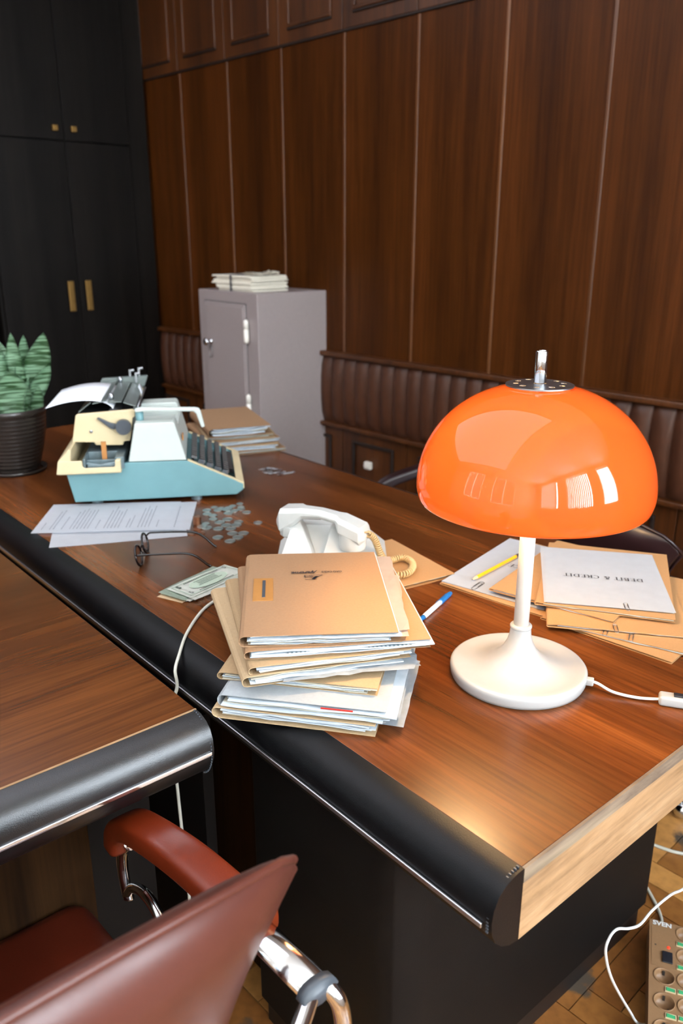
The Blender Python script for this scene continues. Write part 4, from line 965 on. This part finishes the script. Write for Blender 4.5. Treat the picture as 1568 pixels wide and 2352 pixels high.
# sheet held in the carriage, arching to the back
c_, s_ = math.cos(d2(58.85)), math.sin(d2(58.85))
PS = thing('typing_sheet', 'white sheet arching back out of the typewriter carriage', 'paper', (-1.9225, .7621, .75), d2(58.85))
line = [Vector(p).to_2d() if False else (p[0], p[1]) for p in [(.1605, .205), (.158, .232)]]
bk = [(v.x, v.z) for v in spline([(.106, 0, .228), (.099, 0, .241), (.080, 0, .252), (.045, 0, .257), (.010, 0, .256), (-.025, 0, .250), (-.060, 0, .240)], 5)]
bm = NB(); ribbon(bm, bk, .074, .340, .0004, 4); obj('sheet', bm, M['paper'], PS, smooth=True)
bm = NB(); ribbon(bm, [(v.x, v.z) for v in spline([(.150, 0, .196), (.160, 0, .215), (.1625, 0, .238), (.156, 0, .258)], 4)], .250, .312, .0004, 2); obj('front_edge', bm, M['paper'], PS, smooth=True)

# ------------------------------------------------------------------ snake plant
PT = thing('plant_pot', 'dark glazed ribbed pot holding the snake plant', 'plant pot', (-2.372, .775, .75))
def pr(z, r): return (r, z)
prof = [(.030, .001), (.062, .001), (.066, .006), (.070, .012), (.070, .020)]
for i in range(13):
    z = .02 + i*.0115; r_ = .072 + .028*(1-(1-i/12)**1.5); prof += [(r_, z), (r_+.0001, z+.005), (r_, z+.0105)]
prof += [(.103, .170), (.104, .185), (.102, .187), (.097, .187), (.095, .170), (.095, .155), (.002, .155)]
bm = NB(); lathe(bm, prof, 64, cap1=False); obj('pot_body', bm, M['pot'], PT, smooth=True)
bm = NB(); lathe(bm, [(.002, .156), (.094, .157), (.094, .158), (.05, .163), (.002, .165)], 32, cap0=False); obj('soil', bm, M['soil'], PT)
bm = NB(); lathe(bm, [(.075, -.0), (.084, .001), (.088, .010), (.086, .011), (.080, .0035), (.075, .003)], 48, cap0=False, cap1=False); obj('saucer', bm, M['pot'], PT, smooth=True)
PL = thing('snake_plant', 'short broad-leaved snake plant with pale banded leaves', 'plant', (-2.372, .775, .906))
def leaf(az, lean, out, h, w, twist, bx, by, cup=.25, wide=.5):
    bm = NB(); n = 18; m = 6; G = []
    d = Vector((math.cos(az), math.sin(az), 0)); s0 = Vector((-math.sin(az), math.cos(az), 0))
    for i in range(n+1):
        t = i/n; c = Vector((bx, by, 0)) + s0*(lean*t**1.3) + d*(out*(t**1.5)) + Vector((0, 0, h*t))
        body = (.38 + .62*math.sin(PI*.5*min(1, t/wide))**1.3) if t < wide else math.cos(PI*.5*(t-wide)/(1-wide))**.75
        tip = .004*max(0, 1-t)
        wd = w*body + .001 + tip
        a = twist*t; s = s0*math.cos(a) + d*math.sin(a); nn = d*math.cos(a) - s0*math.sin(a)
        G.append([bm.verts.new(c + s*wd*(2*j/m-1)*.5 + nn*(-cup*wd*(1-(2*j/m-1)**2)*.5)) for j in range(m+1)])
    fs = [bm.faces.new([G[i][j], G[i][j+1], G[i+1][j+1], G[i+1][j]]) for i in range(n) for j in range(m)]
    bmesh.ops.solidify(bm, geom=fs, thickness=.0018)
    return bm
vd = math.atan2(-.775, 2.372)      # direction from the plant towards the camera
rt = vd + PI/2
for (a, lean, out, h, w, tw, f, g_, cup, wide) in (
        (vd-.15, .060, .010, .235, .078, .2, .060, -.010, .30, .52), (vd+.25, .062, .020, .150, .056, -.3, .058, .015, .35, .60), (vd, .004, .020, .140, .100, .1, .012, .045, .25, .50),
        (vd+1.0, .010, .015, .125, .040, -.5, .048, .040, .4, .55), (vd-.2, .000, -.010, .235, .055, .3, .030, -.010, .3, .45), (vd+.9, .020, .010, .225, .060, .5, .045, -.030, .4, .4),
        (vd+.1, -.020, .00, .262, .085, -.1, -.020, -.015, .25, .5), (vd, .015, .020, .090, .034, .2, .072, .030, .3, .45), (vd-.3, -.060, .01, .200, .080, .1, -.050, .0, .25, .5),
        (vd+PI, .02, .03, .210, .070, .3, .015, -.055, .25, .5), (vd+.2, -.07, .03, .150, .070, .2, -.055, .030, .25, .55), (vd-.5, .030, -.015, .185, .050, .6, .050, -.045, .3, .45), (vd+PI-.4, -.06, .03, .16, .06, 0, .04, -.05, .25, .5)):
    bx = math.cos(rt)*f + math.cos(vd)*g_; by = math.sin(rt)*f + math.sin(vd)*g_
    obj('leaf', leaf(a, lean, out, h, w, tw, bx, by, cup, wide), M['leaf'], PL, smooth=True)

# ------------------------------------------------------------------ bundle on the safe
BU = thing('letter_bundle', 'bundle of old letters tied with dark tape on top of the safe', 'letters', (-3.235, 2.0, 1.1725), d2(3))
z = 0; r3 = random.Random(5)
for k in range(11):
    bm = NB(); t = r3.uniform(.004, .007); x0 = r3.uniform(0, .03) + (.02 if k < 5 else 0); x1 = .285 + r3.uniform(-.012, .010); y0 = r3.uniform(0, .012)
    hull(bm, [(x0, y0, z), (x1, y0, z), (x1, .2, z), (x0, .2, z), (x0+.004, y0+.001, z+t), (x1-.002, y0+.001, z+t), (x1, .2, z+t), (x0, .2, z+t)]); obj('envelope', bm, M['paperwarm'], BU); z += t+.0003
bm = NB(); ring(bm, -.002, .210, -.002, z+.002, .002, .145, .155)
for v in bm.verts: v.co = Vector((v.co.y, v.co.x, v.co.z))
obj('tape', bm, M['cloth'], BU)
bm = NB(); box(bm, .02, .28, .10, .106, z, z+.002); obj('tape', bm, M['cloth'], BU)
loose(BU, 'crumpled_sheet', [(.21, .03), (.29, .02), (.30, .14), (.22, .15)], z+.003, .001, M['paperwarm'], .05, 4)

# ------------------------------------------------------------------ armchairs (local: faces -y)
def armchair(name, label, loc, rz, seatm, backm, armm, arms=True):
    c = thing(name, label, 'chair', loc, rz)
    bm = NB(); G = []; n = 20
    # seat: rounded slab
    pts = [(-.23, -.25), (.23, -.25), (.25, .20), (-.25, .20)]
    prism(bm, pts, .38, .465, 'z'); s = obj('seat', bm, seatm, c, bevel=.035, seg=5)
    # backrest: tapered, crowned, rounded corners
    def hw(t): return .158 + .092*t**2.6
    m = 22; ss = [0, .04, .10, .2, .3, .4, .5, .6, .7, .78, .85, .90, .94, .97, .99, 1.0]; F = []; Bk = []
    for q in ss:
        w = hw(q); rowf = []; rowb = []
        for i in range(m+1):
            u = 2*i/m-1; uu = math.copysign(abs(u)**.8, u)
            ztop = .932 - .054*uu*uu - .028*(max(0, abs(uu)-.86)/.14)**2
            z_ = .50 + (ztop-.50)*q; yb = .245 + (z_-.50)*.18 - .035*uu*uu
            e = min(1, (q/.06)**.5 if q < .06 else 1, ((1-q)/.10)**.5 if q > .90 else 1)
            th = .032*max(.10, e)*max(.12, (1-abs(uu)**5)**.6 if abs(uu) < 1 else 0)
            rowf.append((w*uu, yb-th, z_)); rowb.append((w*uu, yb+th, z_))
        F.append(rowf); Bk.append(rowb)
    zs_ = ss
    bm = NB(); VF = [[bm.verts.new(p) for p in r_] for r_ in F]; VB = [[bm.verts.new(p) for p in r_] for r_ in Bk]
    for V_ in (VF, VB):
        for a, b in zip(V_[:-1], V_[1:]):
            for i in range(m): bm.faces.new([a[i], a[i+1], b[i+1], b[i]])
    for j in range(len(zs_)-1):
        for i in (0, m): bm.faces.new([VF[j][i], VB[j][i], VB[j+1][i], VF[j+1][i]])
    for j in (0, len(zs_)-1):
        for i in range(m): bm.faces.new([VF[j][i], VF[j][i+1], VB[j][i+1], VB[j][i]])
    b = obj('backrest', bm, backm, c, smooth=True); sb = b.modifiers.new('sub', 'SUBSURF'); sb.levels = sb.render_levels = 1
    out = []
    for j in range(4, len(zs_)): p = Vector(Bk[j][0]); out.append(p + Vector((-.001, -.012, 0)))
    for i in range(1, m): out.append(Vector(Bk[-1][i]) + Vector((0, .004, .002)))
    for j in range(len(zs_)-1, 3, -1): out.append(Vector(Bk[j][m]) + Vector((.001, -.012, 0)))
    bm = NB(); tube(bm, out, .0042, 8); obj('piping', bm, backm, b, smooth=True)
    for sx in ((-1, 1) if arms else ()):
        X = sx*.275
        ap = spline([(X, -.185, .565), (X, -.178, .592), (X, -.155, .615), (X, -.11, .634), (X, .0, .663), (X, .10, .677), (X, .165, .680)], 6)
        bm = NB(); tube(bm, ap, .0175, 24, sx=1.45, up=(0, 0, 1), sq=.45); obj('arm_pad', bm, armm, c, smooth=True)
        bm = NB(); tube(bm, spline([(X, -.165, .580), (X, -.188, .555), (X, -.196, .520), (X, -.192, .488), (X, -.185, .465)]), .008, 10, sx=1.6, up=(1, 0, .01)); 
        tube(bm, spline([(X, -.19, .468), (X, -.165, .498), (X, -.125, .515), (X, -.085, .505), (X, -.05, .47), (X*.97, -.03, .42), (X*.9, -.02, .38)]), .008, 12)
        tube(bm, [(X, .11, .668), (X, .262, .678)], .010, 12, sx=1.9, up=(0, 0, 1))
        tube(bm, spline([(X*1.02, .250, .676), (X*1.05, .268, .672), (X*1.07, .280, .650), (X*1.07, .282, .60), (X*1.05, .27, .50), (X*1.0, .22, .40), (X*.9, .15, .37)]), .0095, 12)
        obj('arm_frame', bm, M['chrome'], c, smooth=True)
        bm = NB(); tube(bm, [(X, .259, .6775), (X, .272, .6785)], .0125, 12, sx=1.8, up=(0, 0, 1)); obj('end_cap', bm, M['knob'], c, smooth=True)
    if not arms:
        bm = NB(); box(bm, -.238, -.222, .19, .30, .42, .745); obj('bracket', bm, M['rubber'], c, bevel=.004)
        bm = NB(); lathe(bm, [(.010, 0), (.009, .004), (.004, .006)], 16, M=Matrix.Translation((-.230, .300, .70)) @ Matrix.Rotation(-PI/2, 4, 'X')); obj('rivet', bm, M['steel'], c, smooth=True)
    bm = NB(); tube(bm, spline([(-.27, .262, .672), (-.20, .300, .662), (-.1, .315, .655), (0, .320, .652), (.1, .315, .655), (.20, .300, .662), (.27, .262, .672)]), .0095, 12); obj('cross_bar', bm, M['chrome'], c, smooth=True)
    bm = NB(); lathe(bm, [(.028, .07), (.028, .36), (.05, .37), (.05, .38)], 24); obj('column', bm, M['chrome'], c, smooth=True)
    for k in range(5):
        a = 2*PI*k/5+.3; bm = NB(); tube(bm, [(0, 0, .09), (.28*math.cos(a), .28*math.sin(a), .055)], .016, 10)
        lathe(bm, [(.01, 0), (.022, .006), (.024, .028), (.012, .046)], 12, c=(.28*math.cos(a), .28*math.sin(a))); obj('leg', bm, M['chrome'], c, smooth=True)
    return c
armchair('armchair', 'chestnut leather armchair with chrome frame, nearest, tucked under the side desk', (-.76, .115, 0), -PI/2, M['seatleather'], M['backleather'], M['armleather'])
armchair('armchair', 'dark armchair behind the desk, its rounded arm showing left of the lamp', (-1.58, 1.82, 0), d2(-28), M['darkleather'], M['darkleather'], M['darkleather'])
B2 = armchair('side_chair', 'burgundy chair behind the desk, glimpsed under the right of the shade', (-.985, 1.865, 0), d2(178), M['darkleather'], M['darkleather'], M['rubber'], False)
B2.scale = (.88, .88, .88)

# ------------------------------------------------------------------ power strip and floor cables
PW = thing('power_strip', 'brown multi-socket power strip with green switches on the parquet', 'power strip', (-.6041, 1.3550, 0), d2(29.25))
cells = []
for col in range(2):
    for k in range(6 if col else 5):
        cells.append((.0275 + col*.0415, (-.140 - k*.0585) if not col else (-.022 - k*.0585)))
bm = NB(); box(bm, 0, .135, -.42, 0, .004, .043)
hc = .0199
for col, xs in ((0, (.0275-hc, .0275+hc)), (1, (.069-hc, .069+hc))):
    y = 0
    for cx_, cy_ in [c for c in cells if (c[0] > .05) == bool(col)]:
        box(bm, xs[0], xs[1], cy_+hc, y, .043, .0585); y = cy_-hc
        n = 32; C1 = []; S1 = []
        for q in range(n):
            a = 2*PI*q/n + PI/4; c_, s_ = math.cos(a), math.sin(a); mm = max(abs(c_), abs(s_))
            C1.append([bm.verts.new((cx_+.0178*c_, cy_+.0178*s_, zz_)) for zz_ in (.0585, .0435)]); S1.append(bm.verts.new((cx_+hc*c_/mm, cy_+hc*s_/mm, .0585)))
        for q in range(n):
            r_ = (q+1) % n; bm.faces.new([C1[q][0], C1[r_][0], S1[r_], S1[q]]); bm.faces.new([C1[q][0], C1[q][1], C1[r_][1], C1[r_][0]])
    box(bm, xs[0], xs[1], -.42, y, .043, .0585)
box(bm, 0, .0275-hc, -.42, 0, .043, .0585); box(bm, .0275+hc, .069-hc, -.42, 0, .043, .0585); box(bm, .069+hc, .135, -.42, 0, .043, .0585)
bmesh.ops.remove_doubles(bm, verts=bm.verts, dist=.00001)
obj('housing', bm, M['strip'], PW)
bm = NB(); box(bm, .004, .052, -.118, -.018, .0585, .0592); obj('control_panel', bm, M['strip'], PW)
put_text('lettering', text_mesh('SVEN', .012, offset=.0004), M['whitecable'], PW, .006, -.013, .0593, 0, .036)
bm = NB(); box(bm, .024, .043, -.107, -.080, .0592, .0625); obj('main_switch', bm, M['stripdark'], PW, bevel=.001)
bm = NB(); lathe(bm, [(.0030, .0590), (.0030, .0605), (.0018, .0618)], 16, c=(.036, -.067)); obj('indicator_lamp', bm, M['led'], PW, smooth=True)
bm = NB(); lathe(bm, [(.0018, .0592), (.0012, .0594)], 12, c=(.0115, -.066)); obj('pin_hole', bm, M['graphite'], PW)
for col in range(2):
    for k in range(6 if col else 5):
        x = .0275 + col*.0415; y = (-.140 - k*.0585) if not col else (-.022 - k*.0585)
        bm = NB(); lathe(bm, [(.0190, .0586), (.0193, .0600), (.0184, .0604), (.0176, .0595), (.0172, .0520), (.0160, .0445), (.001, .0440)], 32, c=(x, y), cap0=False, cap1=False); so_ = obj('socket', bm, M['strip'], PW, smooth=True)
        bm = NB(); box(bm, x-.0022, x+.0022, y-.0165, y-.0145, .046, .056); box(bm, x-.0022, x+.0022, y+.0145, y+.0165, .046, .056); lathe(bm, [(.0025, .0442), (.0018, .0450)], 12, c=(x-.009, y-.002)); lathe(bm, [(.0025, .0442), (.0018, .0450)], 12, c=(x+.009, y-.002)); obj('contact', bm, M['graphite'] if not col else M['brass'], so_)
        y2 = y-.029; x2 = x + (.011 if not col else -.009)
        bm = NB(); ring(bm, x2-.0095, x2+.0095, y2-.0055, y2+.0055, .0016, .0586, .0606)
        for v in bm.verts: v.co = Vector((v.co.x, v.co.z, v.co.y))
        rk = obj('switch_frame', bm, M['twcream'], PW)
        bm = NB(); hull(bm, [(x2-.0078, y2-.0038, .0588), (x2+.0078, y2-.0038, .0588), (x2+.0078, y2+.0038, .0588), (x2-.0078, y2+.0038, .0588), (x2-.0072, y2-.0034, .0622), (x2+.0072, y2-.0034, .0606), (x2+.0072, y2+.0034, .0606), (x2-.0072, y2+.0034, .0622)]); obj('rocker', bm, M['green'], rk)
bm = NB(); tube(bm, spline([(-.592, 1.375, .03), (-.600, 1.405, .012), (-.615, 1.432, .0045), (-.645, 1.46, .004), (-.70, 1.50, .004), (-.78, 1.55, .004)]), .0035, 8); tag(obj('floor_cable', bm, M['cable'], smooth=True), 'white cable leaving the back end of the power strip', 'cable')
bm = NB(); tube(bm, spline([(-.83, 1.60, .004), (-.725, 1.629, .004), (-.681, 1.649, .004), (-.60, 1.70, .004), (-.45, 1.74, .004)]), .0040, 8); tag(obj('floor_cable', bm, M['cable'], smooth=True), 'white cable on the stained parquet beyond the desk end', 'cable')
